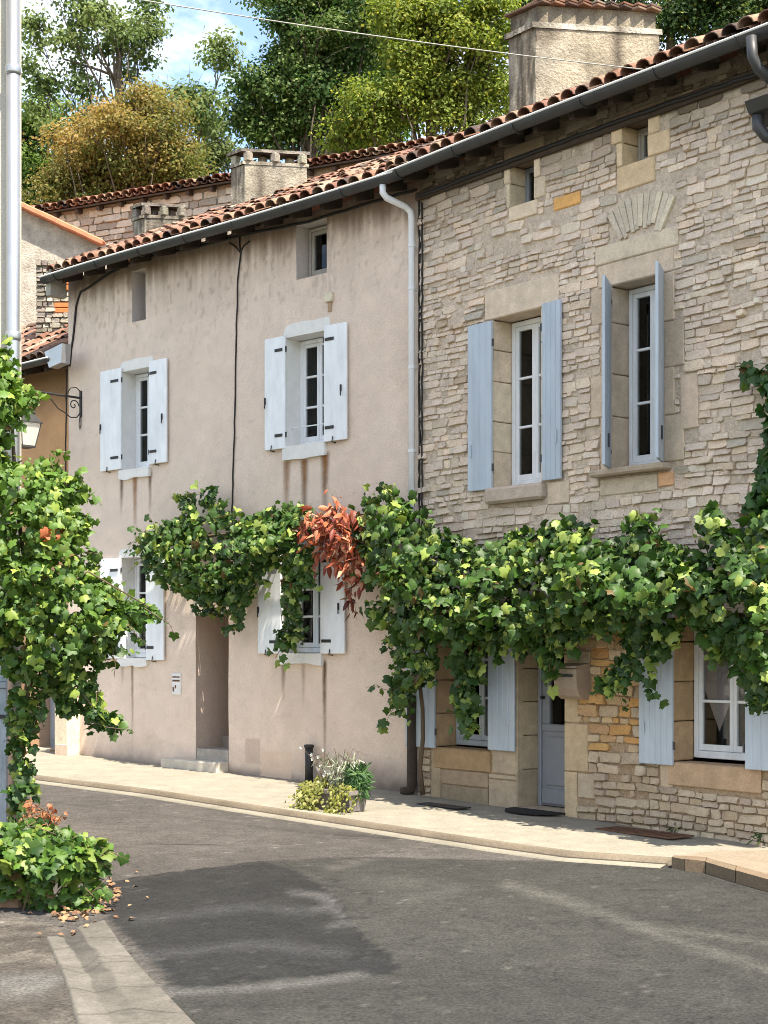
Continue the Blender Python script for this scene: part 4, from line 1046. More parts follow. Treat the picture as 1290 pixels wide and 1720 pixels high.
swung(S_u2[0]-.01, za, zb, R(-55), .43); swung(S_u2[1]+.012, za, zb, R(-56), .43)
# front door
dz = gloc(ST, S_dr[0])+.02
dd = empty('door', (0, 0, 0), 0, sh); x0, x1 = S_dr[0], S_dr[1]; w = x1-x0
b = MB(); b.box(x0, x0+.05, .30, .37, dz, 2.24, .006); b.box(x1-.05, x1, .30, .37, dz, 2.24, .006); b.build('frame', 'door_paint', dd)
b = MB(); b.box(x0+.052, x1-.052, .325, .365, dz+.01, dz+.92, .005); b.box(x0+.052, x0+.16, .325, .364, dz+.92, 2.2, .005); b.box(x1-.16, x1-.052, .325, .364, dz+.92, 2.2, .005); b.box(x0+.16, x1-.16, .325, .363, dz+1.9, 2.2, .005); b.build('leaf', 'door_paint', dd)
b = MB(); b.box(x0+.12, x1-.12, .308, .324, dz+.24, dz+.78, .012); b.build('panel', 'door_paint', dd)
b = MB(); b.box(x0+.06, x1-.06, .300, .324, dz+.03, dz+.20, .012); b.build('kick_board', 'door_paint', dd)
b = MB(); b.box(x0+.06, x1-.06, .304, .324, dz+.84, dz+.92, .012); b.build('rail', 'door_paint', dd)
b = MB(); b.box(x0+.155, x1-.155, .342, .350, dz+.915, dz+1.905); b.build('pane', 'glass', dd)
kx = x1-.20; b = MB(); b.tube([(kx, .324, dz+.96), (kx, .29, dz+.96), (kx, .265, dz+.96), (kx, .245, dz+.96)], [.014, .014, .036, .024], 12); b.build('knob', 'iron', dd, True)
b = MB(); b.box(x0+.07, x0+.10, .27, .325, dz+1.2, dz+1.23, .004); b.build('handle', 'iron', dd)
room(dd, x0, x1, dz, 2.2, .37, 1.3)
b = MB(); b.box(x0+.002, x1-.002, -.04, .36, dz-.32, dz, .012, (.40, .33, .25)); b.build('threshold', 'ashlar', sh)
# eaves course, roof, gutter
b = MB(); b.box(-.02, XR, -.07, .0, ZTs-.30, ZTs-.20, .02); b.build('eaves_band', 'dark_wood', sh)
sroof, yrs, zrs = roof(sh, -.16, XR+.2, ZTs-.02, 12, 4, 23, y0=-.43)
gutter(sroof, ST.x(655, yg)-.15, XR+.2, ST.z(700, 270, yg-.08), ST.z(1268, 47, yg-.08)+(XR+.2-ST.x(1268, yg))*.0, yg)
wall_cable(sh, ST, [(704, 330), (780, 300), (860, 270), (960, 232), (1060, 196), (1150, 165), (1290, 118), (1420, 70)], y=-.085, r=.020, wob=.012, seed=8)
wall_cable(sh, ST, [(709, 340), (709, 700), (709, 870), (709, 1000)], y=-.03, r=.012, wob=.014, seed=18)
b = MB(); b.box(XR-.3, XR, .012, 8.0, -.6, ZTs-.1, c=PALE); b.build('side_wall', 'mortar', sh)
b = MB(); b.box(-.3, XR-.31, 7.7, 8.0, -.6, ZTs-.1, c=PALE); b.build('back_wall', 'mortar', sh)
ZA = 19.15; A = ((900-CX)/F*ZA, ZA)
chimney(sroof, A, ZA, (1.56, .22), (-.30, .38), EYE+(HY-44)/F*ZA, 8.1, 'tiles', (.34, .29, .215), 5)
# hopper and swan neck at the right edge of the frame
dp = empty('downpipe', (0, 0, 0), 0, sh); x = ST.x(1268, -.55)
P = [ST.loc(1262, 62, -.55), ST.loc(1264, 95, -.55), ST.loc(1274, 115, -.5), ST.loc(1300, 138, -.35), ST.loc(1316, 155, -.2), ST.loc(1318, 260, -.12)]
b = MB(); b.tube([(P[k][0], (-.55, -.55, -.5, -.35, -.2, -.12)[k], P[k][1]) for k in range(6)], .05, 12); b.build('pipe', 'zinc', dp, True)
q = ST.loc(1290, 180, -.25); b = MB(); b.prism_x([(-.40, q[1]+.06), (-.02, q[1]+.06), (-.02, q[1]-.05), (-.10, q[1]-.12), (-.34, q[1]-.04)], ST.x(1262, -.3), ST.x(1262, -.3)+.5); b.build('hopper', 'zinc', dp)
q0 = ST.loc(1268, 195, -.3); b = MB(); b.tube([(q0[0]+.02, -.28, q0[1]+.0), (q0[0]+.02, -.28, q0[1]-.10), (q0[0]+.08, -.24, q0[1]-.20), (q0[0]+.22, -.14, q0[1]-.26), (q0[0]+.36, -.10, q0[1]-.28)], .055, 12); b.build('elbow', 'zinc', dp, True)

# letter box, junction box
q = srect(930, 968, 1122, 1175, -.22)
lb = empty('letter_box', (*ST.world(q[0], 0), q[2]), ST.a); tag(lb, 'brown bow fronted letter box hanging beside the grey front door', 'letter box')
w, h = q[1]-q[0], q[3]-q[2]
prof = [(-.01, h), (-.20, h), (-.22, h*.96), (-.22, h*.62), (-.205, h*.35), (-.165, h*.12), (-.11, 0.0), (-.01, 0.0)]
b = MB(); b.prism_x(prof, 0, w); b.build('box', 'letterbox', lb)
b = MB(); b.prism_x([(-.012, h+.001), (-.235, h+.001), (-.235, h+.022), (-.012, h+.05)], -.012, w+.012); b.build('lid', 'letterbox', lb)
b = MB(); b.box(.05, w-.05, -.232, -.221, h*.72, h*.80, .003); b.build('slot', 'iron', lb)
q = srect(1273, 1300, 762, 800, -.06); o = empty('junction_box', (*ST.world(q[0], 0), q[2]), ST.a); tag(o, 'small white junction box on the stone wall at the right edge', 'box')
b = MB(); b.box(0, .24, -.09, -.012, 0, q[3]-q[2], .012); b.build('case', 'box_plastic', o)
b = MB(); b.box(.02, .22, -.096, -.0905, .02, q[3]-q[2]-.02, .002); b.build('cover', 'box_plastic', o)
b = MB(); b.tube([(.08, -.05, .0), (.08, -.05, -.3)], .012, 6); b.build('conduit', 'box_plastic', o)
q = ST.loc(1276, 985, -.4); o = empty('wall_lamp', (*ST.world(q[0], 0), q[1]), ST.a); tag(o, 'pale enamel wall lamp above the shutter at the right edge', 'lamp')
b = MB(); b.tube([(.10, .0, .06), (.10, -.18, .10), (.10, -.30, .06)], .012, 8); b.build('arm', 'zinc', o)
b = MB(); b.tube([(.10, -.30, .07), (.10, -.30, .04), (.10, -.30, -.02), (.10, -.30, -.05)], [.03, .06, .13, .135], 16); b.build('shade', 'box_plastic', o, True)
# ================================================================== neighbours on the left
nh = empty('low_house', (*PL.world(XL, 0), 0), PL.a); tag(nh, 'low ochre house with dark eaves beside the rendered house', 'house')
NF = Frame(PL.world(XL, 0), PL.a)
ne = NF.z(60, 612, -.35)
def paint_ochre(X, Z):
    n = fbm(X*1.5, Z*1.5); n2 = fbm(X*6, Z*6); C = np.tile(np.array((.50, .29, .155)), (len(X), 1))*(.75+.5*n)[:, None]*(.9+.2*n2)[:, None]
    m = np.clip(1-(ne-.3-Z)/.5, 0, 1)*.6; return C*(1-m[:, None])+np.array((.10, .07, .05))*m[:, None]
ndoor = (NF.x(66, .25), NF.x(105, .25), -.1, 2.3)
wall_sheet('wall', -6, -.015, -.6, ne+.05, [ndoor], .08, paint_ochre, 'plaster', nh, y=.25, rough=.01)
b = MB(); reveal(b, *ndoor, .5, (.40, .30, .22), y=.249); b.build('doorway_reveal', 'plaster', nh)
nd = empty('door', (0, 0, 0), 0, nh); b = MB(); b.box(ndoor[0]+.01, ndoor[1]-.01, .44, .49, .2, 2.29, .006); b.build('leaf', 'door_paint', nd)
for k in range(3): b = MB(); wv = (ndoor[1]-ndoor[0]-.12)/3; b.box(ndoor[0]+.06+k*wv+.02, ndoor[0]+.06+(k+1)*wv-.02, .425, .439, .35, 1.2, .008); b.build('panel', 'door_paint', nd)
for k in range(2): b = MB(); b.box(ndoor[0]-.1, ndoor[1]+.02, .0-.2*(1-k), .26+.2*k-.012, -.4, .12+.11*k, .012, (.36, .29, .22)); b.build('doorstep', 'ashlar', nh)
roof(nh, -6, -.03, ne+.03, 6, 2, 31, y0=-.38, slope=math.atan(.62))
gutter(nh, -6, NF.x(84, -.44), ne+.01, ne+.01, -.42, .07)
b = MB(); b.prism([(NF.x(88, -.40), ne-.13), (NF.x(108, -.40), ne-.09), (NF.x(110, -.40), ne+.19), (NF.x(80, -.40), ne+.12)], -.46, -.30); b.build('hopper', 'zinc_light', nh)
b = MB(); zf = ne+.85; b.add([(-6, 1.0, zf-.04), (-.03, 1.0, zf-.04), (-.03, 1.45, zf+.32), (-6, 1.45, zf+.32)], [(0, 1, 2, 3)], (.6, .57, .52)); b.build('flashing', 'white_lime', nh)
b = MB(); b.box(-6, -5.7, .26, 5, -.6, ne); b.build('side_wall', 'concrete', nh)
# pier by that door
px0 = NF.x(107, -.05); gp = gloc(NF, px0)
o = empty('gate_pier', (*NF.world(px0, 0), gp), PL.a); tag(o, 'cream painted stone pier at the far corner of the rendered house', 'pier')
wpr = NF.x(128, -.16)-NF.x(106, -.16); ztop = NF.z(128, 1168, -.16)-gp
b = MB(); b.box(0, wpr, -.22, .20, -.3, ztop, .015, (.66, .55, .40)); b.build('shaft', 'ashlar', o)
b = MB(); b.box(-.03, wpr+.03, -.25, .21, ztop+.001, ztop+.07, .015, (.68, .60, .47)); b.build('cap', 'ashlar', o)
b = MB(); b.box(wpr*.1, wpr+.02, -.235, -.221, -.3, .16, .008, (.6, .46, .34)); b.build('plinth', 'ashlar', o)

# grey rendered gable behind, with orange verge tiles
Yg = 27.0
gh = empty('gable_house', (at(40, 600, Yg).x, Yg, 2.0)); tag(gh, 'grey rendered gable with orange verge tiles behind the low house', 'house')
o3 = gh.location
def lw(px, py, Y=Yg): p = at(px, py, Y); return (p.x-o3.x, p.z-o3.z)
L0, L1, L2 = lw(-60, 306), lw(38, 352), lw(172, 414)
b = MB(); b.prism([(L0[0]-2, -3), (L2[0]+.5, -3), (L2[0]+.5, L2[1]-.35), L2, L1, L0, (L0[0]-2, L0[1]-1.2)], .0, 5.0, (.40, .35, .29)); b.build('wall', 'chimney_render', gh)
vg = empty('verge', (0, 0, 0), 0, gh)
N = 9; d = (L2[0]-L0[0], L2[1]-L0[1]); Lg = math.hypot(*d); ang = math.atan2(d[1], d[0])
for k in range(N):
    b = MB(); b.box(0, Lg/N+.03, -.16, .14, 0, .10, .02); q = b.build('verge_tile', 'verge_clay', vg); q.location = (L0[0]+d[0]*k/N, -.06, L0[1]+d[1]*k/N-.02+.004*(k % 2)); q.rotation_euler = (0, -ang, 0)
b = MB(); b.add([(L0[0]-2.5, .1, L0[1]+.9), (L0[0], .1, L0[1]+.02), (L2[0]+.6, .1, L2[1]-.25), (L0[0]-2.5, 6, L0[1]+.9), (L0[0], 6, L0[1]+.02), (L2[0]+.6, 6, L2[1]-.25)], [(0, 1, 4, 3), (1, 2, 5, 4)], (.4, .2, .12)); b.build('roof', 'tile', gh)
# ruined stone pier with brick repairs, rising from the low roof
Yp = 24.9
pr = empty('stone_pier', (at(92, 560, Yp).x, Yp, at(92, 560, Yp).z-.35)); tag(pr, 'rough stone pier patched with orange brick under the gutter end', 'pier')
p0 = at(60, 440, Yp); p1 = at(122, 440, Yp); h = p0.z-pr.location.z; rg = random.Random(6)
b = MB(); b.box(p0.x-pr.location.x+.03, p1.x-pr.location.x, .03, .42, 0, h, 0, (.26, .225, .18)); b.build('core', 'mortar', pr)
z = 0.0; brk = [(at(92, y, Yp).z-pr.location.z) for y in (526, 508, 488, 468)]
while z < h-.04:
    hh = rg.uniform(.06, .11); x = p0.x-pr.location.x
    while x < p1.x-pr.location.x-.06:
        w = rg.uniform(.08, .18); xm = x+w/2; isb = (brk[0] < z+hh/2 < brk[1] or brk[2] < z+hh/2 < brk[3]) and xm > at(88, 500, Yp).x-pr.location.x
        c = vary(rg, (.30, .27, .22) if xm > at(76, 500, Yp).x-pr.location.x else (.20, .17, .14), .25)
        if not isb:
            v, f = stone_geo(w-.01, hh-.01, rg.uniform(.02, .05), rg, c); q = MB(); q.add([(p[0], p[1], p[2]) for p in v], f, c); q = q.build('stone', 'stone', pr); q.location = (xm, .03, z+hh/2)
        x += w
    z += hh
for a, c in ((brk[0], brk[1]), (brk[2], brk[3])):
    n = 2
    for k in range(n):
        b = MB(); b.box(at(89, 500, Yp).x-pr.location.x+rg.uniform(0, .02), p1.x-pr.location.x+.012, -.012, .06, a+(c-a)*k/n+.006, a+(c-a)*(k+1)/n-.006, .008); b.build('brick', 'brick_orange', pr)

# long rubble building on the slope behind
BF_a = R(62-90); BF = Frame((at(385, 300, 30).x, 30.0), BF_a)
bn = empty('stone_barn', (*BF.o, 0), BF.a); tag(bn, 'old rubble stone barn with tiled eaves on the slope behind', 'barn')
zt = BF.z(385, 302, -.2); zl = BF.z(80, 352, -.2); xl = BF.x(60)
def paint_barn(X, Z):
    n = fbm(X*2, Z*2); return np.tile(np.array((.27, .25, .205)), (len(X), 1))*(.7+.6*n)[:, None]
bw = wall_sheet('wall', xl, 6, 3, min(zt, zl)-.02, [], .15, paint_barn, 'mortar', bn, rough=.02)
rg = random.Random(17); z = min(zt, zl)-1.9; rest = MB(); cnt = 0
while z < min(zt, zl)-.1:
    h = rg.uniform(.08, .16); x = xl+.02
    while x < .9:
        w = rg.uniform(.18, .5)
        if rg.random() > .22:
            c = vary(rg, rg.choice([(.40, .375, .31), (.47, .445, .37), (.36, .335, .27), (.28, .255, .21)]), .14, .012); v, f = stone_geo(w-.02, h-.02, rg.uniform(.015, .05), rg, c)
            if cnt < 150: b = MB(); b.add(v, f, c); o = b.build('stone', 'stone', bw); o.location = (x+w/2, 0, z+h/2)
            else: rest.add([(x+w/2+p[0], p[1], z+h/2+p[2]) for p in v], f, c)
            cnt += 1
        x += w
    z += h
o = rest.build('rubble_stones', 'stone', bw); o['kind'] = 'stuff'
roof(bn, xl-.2, 6, min(zt, zl)+.0, 2, 1, 41, y0=-.26, slope=math.atan(.30), pitch=.20)

# ================================================================== near house at the left edge
Yc = 12.3
cxr = at(36, 0, Yc).x
nw = empty('corner_house', (cxr, Yc, gz(cxr, Yc)-.05)); tag(nw, 'cream rendered corner house cut by the left edge', 'house')
zo = nw.location.z
def paint_cream(X, Z):
    n = fbm(X*2, Z*2); n2 = fbm(X*9, Z*3); C = np.tile(np.array((.47, .44, .375)), (len(X), 1))*(.88+.24*n)[:, None]
    m = np.clip((n2-.6)*4, 0, 1)*.35; return C*(1-m[:, None])+np.array((.42, .38, .31))*m[:, None]
gx0 = at(-130, 0, Yc).x-cxr; gx1 = at(21, 0, Yc).x-cxr
gt, gb = at(0, 1085, Yc).z-zo, -.05
wall_sheet('wall', -3.2, 0, -.5, 7.6, [(gx0, gx1, gb, gt)], .06, paint_cream, 'plaster', nw, rough=.006)
b = MB(); b.add([(0, .0, -.5), (-1.9, 4.6, -.5), (-1.9, 4.6, 7.6), (0, 0.0, 7.6)], [(0, 1, 2, 3)], (.62, .58, .5)); b.add([(-3.2, 0, -.5), (-3.2, 4.6, -.5), (-3.2, 4.6, 7.6), (-3.2, 0, 7.6)], [(3, 2, 1, 0)], (.62, .58, .5)); b.add([(-3.2, 4.6, -.5), (-1.9, 4.6, -.5), (-1.9, 4.6, 7.6), (-3.2, 4.6, 7.6)], [(0, 1, 2, 3)], (.6, .56, .5)); b.build('side_wall', 'plaster', nw)
b = MB(); b.add([(.15, -.25, 7.6), (-2.0, 4.8, 7.6), (-3.4, 4.8, 7.6), (-3.4, -.25, 7.6), (-1.8, 2.2, 8.6)], [(0, 1, 4), (1, 2, 4), (2, 3, 4), (3, 0, 4), (3, 2, 1, 0)], (.36, .18, .11)); b.build('roof', 'tile', nw)
b = MB(); reveal(b, gx0, gx1, gb, gt, .12, (.55, .5, .43)); b.build('doorway_reveal', 'plaster', nw)
gd = empty('gate', (0, 0, 0), 0, nw); n = 6; w = (gx1-gx0-.02)/n
zm = at(0, 1152, Yc).z-zo
for k in range(n):
    b = MB(); b.box(gx0+.01+k*w+.004, gx0+.01+(k+1)*w-.004, .02, .055, gb+.03, zm-.02, .006); b.build('board', 'peeled_paint', gd)
    b = MB(); b.box(gx0+.01+k*w+.004, gx0+.01+(k+1)*w-.004, .05, .08, zm+.03, gt-.01, .006); b.build('board', 'peeled_paint', gd)
b = MB(); b.box(gx0+.01, gx1-.006, -.01, .05, zm-.018, zm+.028, .006); b.build('rail', 'peeled_paint', gd)
b = MB(); b.box(gx0+.01, gx1-.006, .0, .019, .28, .36, .006); b.build('rail', 'peeled_paint', gd)
b = MB(); b.box(gx1-.22, gx1-.06, .005, .018, zm-.26, zm-.23, .003); b.build('strap_hinge', 'iron', gd)
xd = at(21.5, 0, Yc-.08).x-cxr
dpn = empty('downpipe', (0, 0, 0), 0, nw); b = MB(); b.tube([(xd, -.075, 7.55), (xd, -.075, 4), (xd, -.075, .1)], .052, 16); b.build('pipe', 'zinc_light', dpn, True)
for yy in (124, 568):
    z = at(20, yy, Yc).z-zo; b = MB(); b.tube([(xd, -.075, z-.035), (xd, -.075, z-.02), (xd, -.075, z+.02), (xd, -.075, z+.035)], [.056, .062, .062, .056], 16); b.box(xd-.015, xd+.015, -.03, .01, z-.012, z+.012); b.build('pipe_collar', 'zinc_light', dpn, True)
b = MB(); q = G(0, 1500, -.05); b.box(-3.2, at(38, 0, 11.2).x-cxr, -1.15, .0, -.4, .09, .02, (.24, .15, .10)); b.build('door_slab', 'ashlar', nw)

# ================================================================== lantern on its bracket
xw, zw = PL.loc(137, 690)
la = empty('wall_lantern', (*PL.world(xw, 0), zw), PL.a); tag(la, 'iron scroll bracket lantern on the corner of the rendered house', 'lantern')
za, zb = PL.z(137, 657)-zw, PL.z(137, 700)-zw
b = MB(); b.box(-.022, .022, -.03, -.002, zb, za, .005); b.build('wall_plate', 'iron', la)
arm = PL.z(137, 669)-zw; Lm = 1.02
b = MB(); b.tube([(0, -.02, arm), (0, -Lm, arm+.01)], .017, 8); b.build('arm', 'iron', la)
b = MB(); P = [(-.02, zb+.06), (-.09, zb-.02), (-.20, zb-.03), (-.30, zb+.03), (-.42, arm-.20), (-.58, arm-.04), (-.62, arm-.015)]
b.tube([(0, y, z) for y, z in P], .009, 6); b.tube([(0, -.02, arm+.10), (0, -.10, arm+.15), (0, -.20, arm+.13), (0, -.27, arm+.02)], .008, 6)
b.tube([(0, -.14+math.cos(t)*(.09-.013*t/1.2), arm-.12+math.sin(t)*(.09-.013*t/1.2)) for t in [i*.5 for i in range(16)]], .009, 6)
b.tube([(0, -.03, zb), (0, -.045, zb-.12), (0, -.03, zb-.20), (0, -.012, zb-.12), (0, -.015, zb)], .007, 6); b.build('scroll', 'iron', la)
b = MB(); yl = -Lm+.02; zc = EYE+(HY-698)/F*22.9-zw
b.tube([(0, yl, arm), (0, yl, zc+.02)], .012, 6); b.build('hanger', 'iron', la)
zb2 = EYE+(HY-755)/F*22.9-zw; zr = EYE+(HY-716)/F*22.9-zw
def frust(b, r0, r1, z0, z1, c=(.5, .5, .5)):
    vs = [(sx*r0, yl+sy*r0, z0) for sx, sy in ((-1, -1), (1, -1), (1, 1), (-1, 1))]+[(sx*r1, yl+sy*r1, z1) for sx, sy in ((-1, -1), (1, -1), (1, 1), (-1, 1))]
    b.add(vs, [(3, 2, 1, 0), (4, 5, 6, 7)]+[(k, (k+1) % 4, (k+1) % 4+4, k+4) for k in range(4)], c)
b = MB(); frust(b, .105, .165, zb2+.01, zr-.012); b.build('glass_body', 'lamp_glass', la)
b = MB(); frust(b, .115, .112, zb2-.02, zb2+.008); frust(b, .190, .185, zr-.010, zr+.012); frust(b, .17, .10, zr+.013, zc-.02); frust(b, .12, .115, zc-.019, zc+.004)
for sx, sy in ((-1, -1), (1, -1), (1, 1), (-1, 1)): b.tube([(sx*.109, yl+sy*.109, zb2), (sx*.170, yl+sy*.170, zr-.01)], .009, 4)
b.build('frame', 'zinc', la)

# overhead cable across the street
p1 = Vector((*ST.world(*[ST.loc(1132, 122, -.1)[0], -.1]), ST.loc(1132, 122, -.1)[1])); p0 = at(-120, -62, 12.3)
P = []
for k in range(41):
    t = k/40; q = p0.lerp(p1, t); q.z -= .16*4*t*(1-t)*.4; P.append(q)
b = MB(); b.tube([q-p1 for q in P], .0052, 6); o = b.build('overhead_cable', 'wire', None, True); o.location = p1; tag(o, 'pale overhead cable slung across the street to the stone house', 'cable')

# ================================================================== things on the pavement
# planter trough with its plants
gxp, gyp, gzp = G(560, 1362); lx, ly = PL.local(gxp, gyp)
pt = empty('planter_trough', (gxp, gyp, gz(gxp, gyp)), PL.a); tag(pt, 'small grey stone trough on the pavement holding plants', 'planter')
Lp, Wp, Hp = .76, .27, .23
xr = PL.local(*G(590, 1366)[:2])[0]-lx; x0 = xr-Lp
def trough(b):
    o = [(x0+.03, -.0+.0), (xr-.03, 0), (xr-.03, Wp-.04), (x0+.03, Wp-.04)]; t = [(x0, -.03), (xr, -.03), (xr, Wp), (x0, Wp)]; i = [(x0+.04, .01), (xr-.04, .01), (xr-.04, Wp-.04), (x0+.04, Wp-.04)]
    vs = [(x, y, 0.004) for x, y in o]+[(x, y, Hp) for x, y in t]+[(x, y, Hp) for x, y in i]+[(x, y, Hp-.06) for x, y in i]
    fs = [(0, 3, 2, 1)]+[(k+4*j, (k+1) % 4+4*j, (k+1) % 4+4*j+4, k+4*j+4) for j in range(3) for k in range(4)]
    b.add(vs, fs)
b = MB(); trough(b); b.build('trough', 'planter', pt)
b = MB(); b.box(x0-.015, xr+.015, -.045, -.028, Hp-.05, Hp+.005, .006); b.box(xr+.001, xr+.016, -.03, Wp, Hp-.05, Hp+.004, .006); b.build('rim', 'planter', pt)
b = MB(); b.add([(x0+.04, .01, Hp-.05), (xr-.04, .01, Hp-.05), (xr-.04, Wp-.04, Hp-.05), (x0+.04, Wp-.04, Hp-.05)], [(0, 1, 2, 3)]); b.build('soil', 'soil', pt)
# cast iron stub at the foot of the wall
q = PL.loc(518, 1312, -.10); g0 = gloc(PL, q[0]); o = empty('iron_pipe_stub', (*PL.world(q[0], -.09), g0), PL.a); tag(o, 'black cast iron pipe stub against the wall behind the trough', 'pipe')
b = MB(); b.tube([(0, 0, -.05), (0, 0, .46)], .052, 14); b.build('pipe', 'iron', o, True)
b = MB(); b.tube([(0, 0, .44), (0, 0, .452), (0, 0, .478), (0, 0, .485)], [.055, .066, .066, .05], 14); b.build('collar', 'iron', o, True)
# door mat
q = S_dr; gx, gy = ST.world((q[0]+q[1])/2, -.22); o = empty('door_mat', (gx, gy, gz(gx, gy)+.012), ST.a); tag(o, 'black half round rubber mat before the grey front door', 'mat')
b = MB(); b.slab([(-.40, .20)]+[(-.40*math.cos(t), .20-.36*math.sin(t)) for t in [math.pi*k/14 for k in range(1, 14)]]+[(.40, .20)], 0, .018); b.build('mat', 'rubber', o)
# rusty grating
P4 = [G(*p) for p in ((1012, 1398), (1082, 1411), (1152, 1402), (1080, 1392))]
cx = sum(p[0] for p in P4)/4; cy = sum(p[1] for p in P4)/4
o = empty('drain_grating', (cx, cy, gz(cx, cy)+.008), ST.a); tag(o, 'rusty drain grating let into the pavement under the right hand window', 'grating')
lw_, ld_ = 1.0, .34
b = MB(); b.box(-lw_/2, lw_/2, -ld_/2, -ld_/2+.03, 0, .014); b.box(-lw_/2, lw_/2, ld_/2-.03, ld_/2, 0, .014); b.box(-lw_/2, -lw_/2+.03, -ld_/2+.031, ld_/2-.031, 0, .014); b.box(lw_/2-.03, lw_/2, -ld_/2+.031, ld_/2-.031, 0, .014); b.build('frame', 'rust', o)
b = MB(); b.box(-lw_/2+.03, lw_/2-.03, -ld_/2+.03, ld_/2-.03, -.004, .001); b.build('pit', 'soil', o)
for k in range(12):
    x = -lw_/2+.06+k*(lw_-.12)/11; b = MB(); b.box(x-.016, x+.016, -ld_/2+.031, ld_/2-.031, .002, .012); b.build('bar', 'rust', o)
gx, gy, _ = G(745, 1355); o = empty('cellar_plate', (gx, gy, gz(gx, gy)+.006), ST.a); tag(o, 'dark iron cellar plate in the pavement below the first ground floor window', 'plate')
b = MB(); b.box(-.36, .36, -.10, .10, 0, .012, .004); b.build('plate', 'iron', o)
b = MB(); b.tube([(-.06, 0, .013), (-.03, 0, .022), (.03, 0, .022), (.06, 0, .013)], .005, 6); b.build('ring', 'rust', o)
# ================================================================== leaves
# a five lobed vine leaf: stalk at the origin, tip at y=-1, folded along the midrib
_o = [(0, .0), (.14, .20), (.36, .24), (.58, .02), (.46, -.16), (.64, -.40), (.44, -.58), (.28, -.60), (.15, -.80), (0, -.95), (-.15, -.78), (-.26, -.62), (-.46, -.56), (-.62, -.36), (-.47, -.14), (-.56, .06), (-.38, .22), (-.15, .18)]
def leaf_template(fold=.28, droop=.25, pts=_o):
    v = [(0, -.30, .06)]+[(x, y, -fold*abs(x)-droop*max(0, -y-.3)**1.5) for x, y in pts]
    n = len(pts); f = [(0, 1+i, 1+(i+1) % n) for i in range(n)]
    return np.array(v, float), np.array(f, int)
VT = [leaf_template(a, b_) for a, b_ in ((.18, .25), (.55, .45), (.35, .9), (.75, .3), (-.35, .5))]
def frame_mats(n, rs, out, upb, spread, roll=.6):
    """n random leaf rotations: columns = leaf x, leaf y (points against the tip), normal"""
    N = np.tile(np.array(out, float)+np.array((0, 0, upb)), (n, 1)) + rs.normal(0, spread, (n, 3)); N /= np.linalg.norm(N, axis=1)[:, None]
    T = np.tile(np.array((0, 0, 1.0)), (n, 1)) + rs.normal(0, roll, (n, 3))
    Yv = T-(T*N).sum(1)[:, None]*N; Yv /= np.linalg.norm(Yv, axis=1)[:, None]
    Xv = np.cross(Yv, N)
    return np.stack([Xv, Yv, N], 2)
def scatter_mesh(P, M, S, Cc, templ, jit, rs):
    V0, F0 = templ; k = len(V0)
    V = np.einsum('nij,kj->nki', M, V0)*S[:, None, None] + P[:, None]
    Fa = (F0[None]+(np.arange(len(P))*k)[:, None, None]).reshape(-1, F0.shape[1])
    C = np.repeat(Cc, k, 0)*(1+rs.uniform(-jit, jit, (len(P)*k, 1)))
    return V.reshape(-1, 3), Fa, C
def leaf_thing(root, P, M, S, Cc, front, mname, rs, nparts=300, partname='leaf', templs=VT, stuffname='foliage'):
    """300 foremost leaves as parts, the rest as one mass"""
    order = np.argsort(-front); big = order[:nparts]; small = order[nparts:]
    lib = {}
    for i in big:
        t = int(rs.randint(len(templs))); ck = int(rs.randint(4))
        key = (t, ck, int(Cc[i][0]*14), int(Cc[i][1]*14))
        if key not in lib:
            V0, F0 = templs[t]; C = np.tile(Cc[i], (len(V0), 1)); C *= (1+.16*np.linspace(-1, 1, len(V0)))[:, None] if ck % 2 else (1-.10*np.linspace(-1, 1, len(V0)))[:, None]
            lib[key] = np_mesh(partname, V0, F0, C, mname)
        o = link(partname, lib[key], root)
        m = np.eye(4); m[:3, :3] = M[i]*S[i]; m[:3, 3] = P[i]; o.matrix_local = Matrix(m.tolist())
    if len(small):
        Vs, Fs, Cs, off = [], [], [], 0
        g = rs.randint(len(templs), size=len(small))
        for t in range(len(templs)):
            ii = small[g == t]
            if not len(ii): continue
            V, Fa, C = scatter_mesh(P[ii], M[ii], S[ii], Cc[ii], templs[t], .10, rs); Vs.append(V); Fs.append(Fa+off); Cs.append(C); off += len(V)
        o = link(stuffname, np_mesh(stuffname, np.vstack(Vs), np.vstack(Fs), np.vstack(Cs), mname), root); o['kind'] = 'stuff'
def sample_poly(poly, n, rs):
    p = np.array(poly); lo, hi = p.min(0), p.max(0); out = []
    while sum(len(o) for o in out) < n:
        q = lo+rs.rand(n*2, 2)*(hi-lo); out.append(q[inpoly(q[:, 0], q[:, 1], poly)])
    return np.vstack(out)[:n]
def edge_dist(q, poly):
    d = np.full(len(q), 1e9); n = len(poly)
    for i in range(n):
        a = np.array(poly[i], float); b_ = np.array(poly[(i+1) % n], float); v = b_-a
        t = np.clip(((q-a)@v)/(v@v+1e-9), 0, 1); d = np.minimum(d, np.linalg.norm(q-a-t[:, None]*v, axis=1))
    return d
def green(n, rs, lo=(.013, .038, .008), mid=(.058, .125, .019), hi=(.28, .35, .075), k=.29, base=None):
    t = rs.rand(n)[:, None] if base is None else base[:, None]
    C = np.array(lo)*(1-t)+np.array(mid)*t
    y = (rs.rand(n) < k)[:, None]*rs.rand(n)[:, None]; C = C*(1-y)+np.array(hi)*y
    return C*(1+rs.uniform(-.15, .15, (n, 1)))
def strand(pts, step, rs, wob=6):
    q = []
    for (a, b_), (c, d) in zip(pts[:-1], pts[1:]):
        n = max(1, int(math.hypot(c-a, d-b_)/step))
        for k in range(n): q.append((a+(c-a)*k/n+rs.uniform(-wob, wob), b_+(d-b_)*k/n+rs.uniform(-wob, wob)))
    return np.array(q)
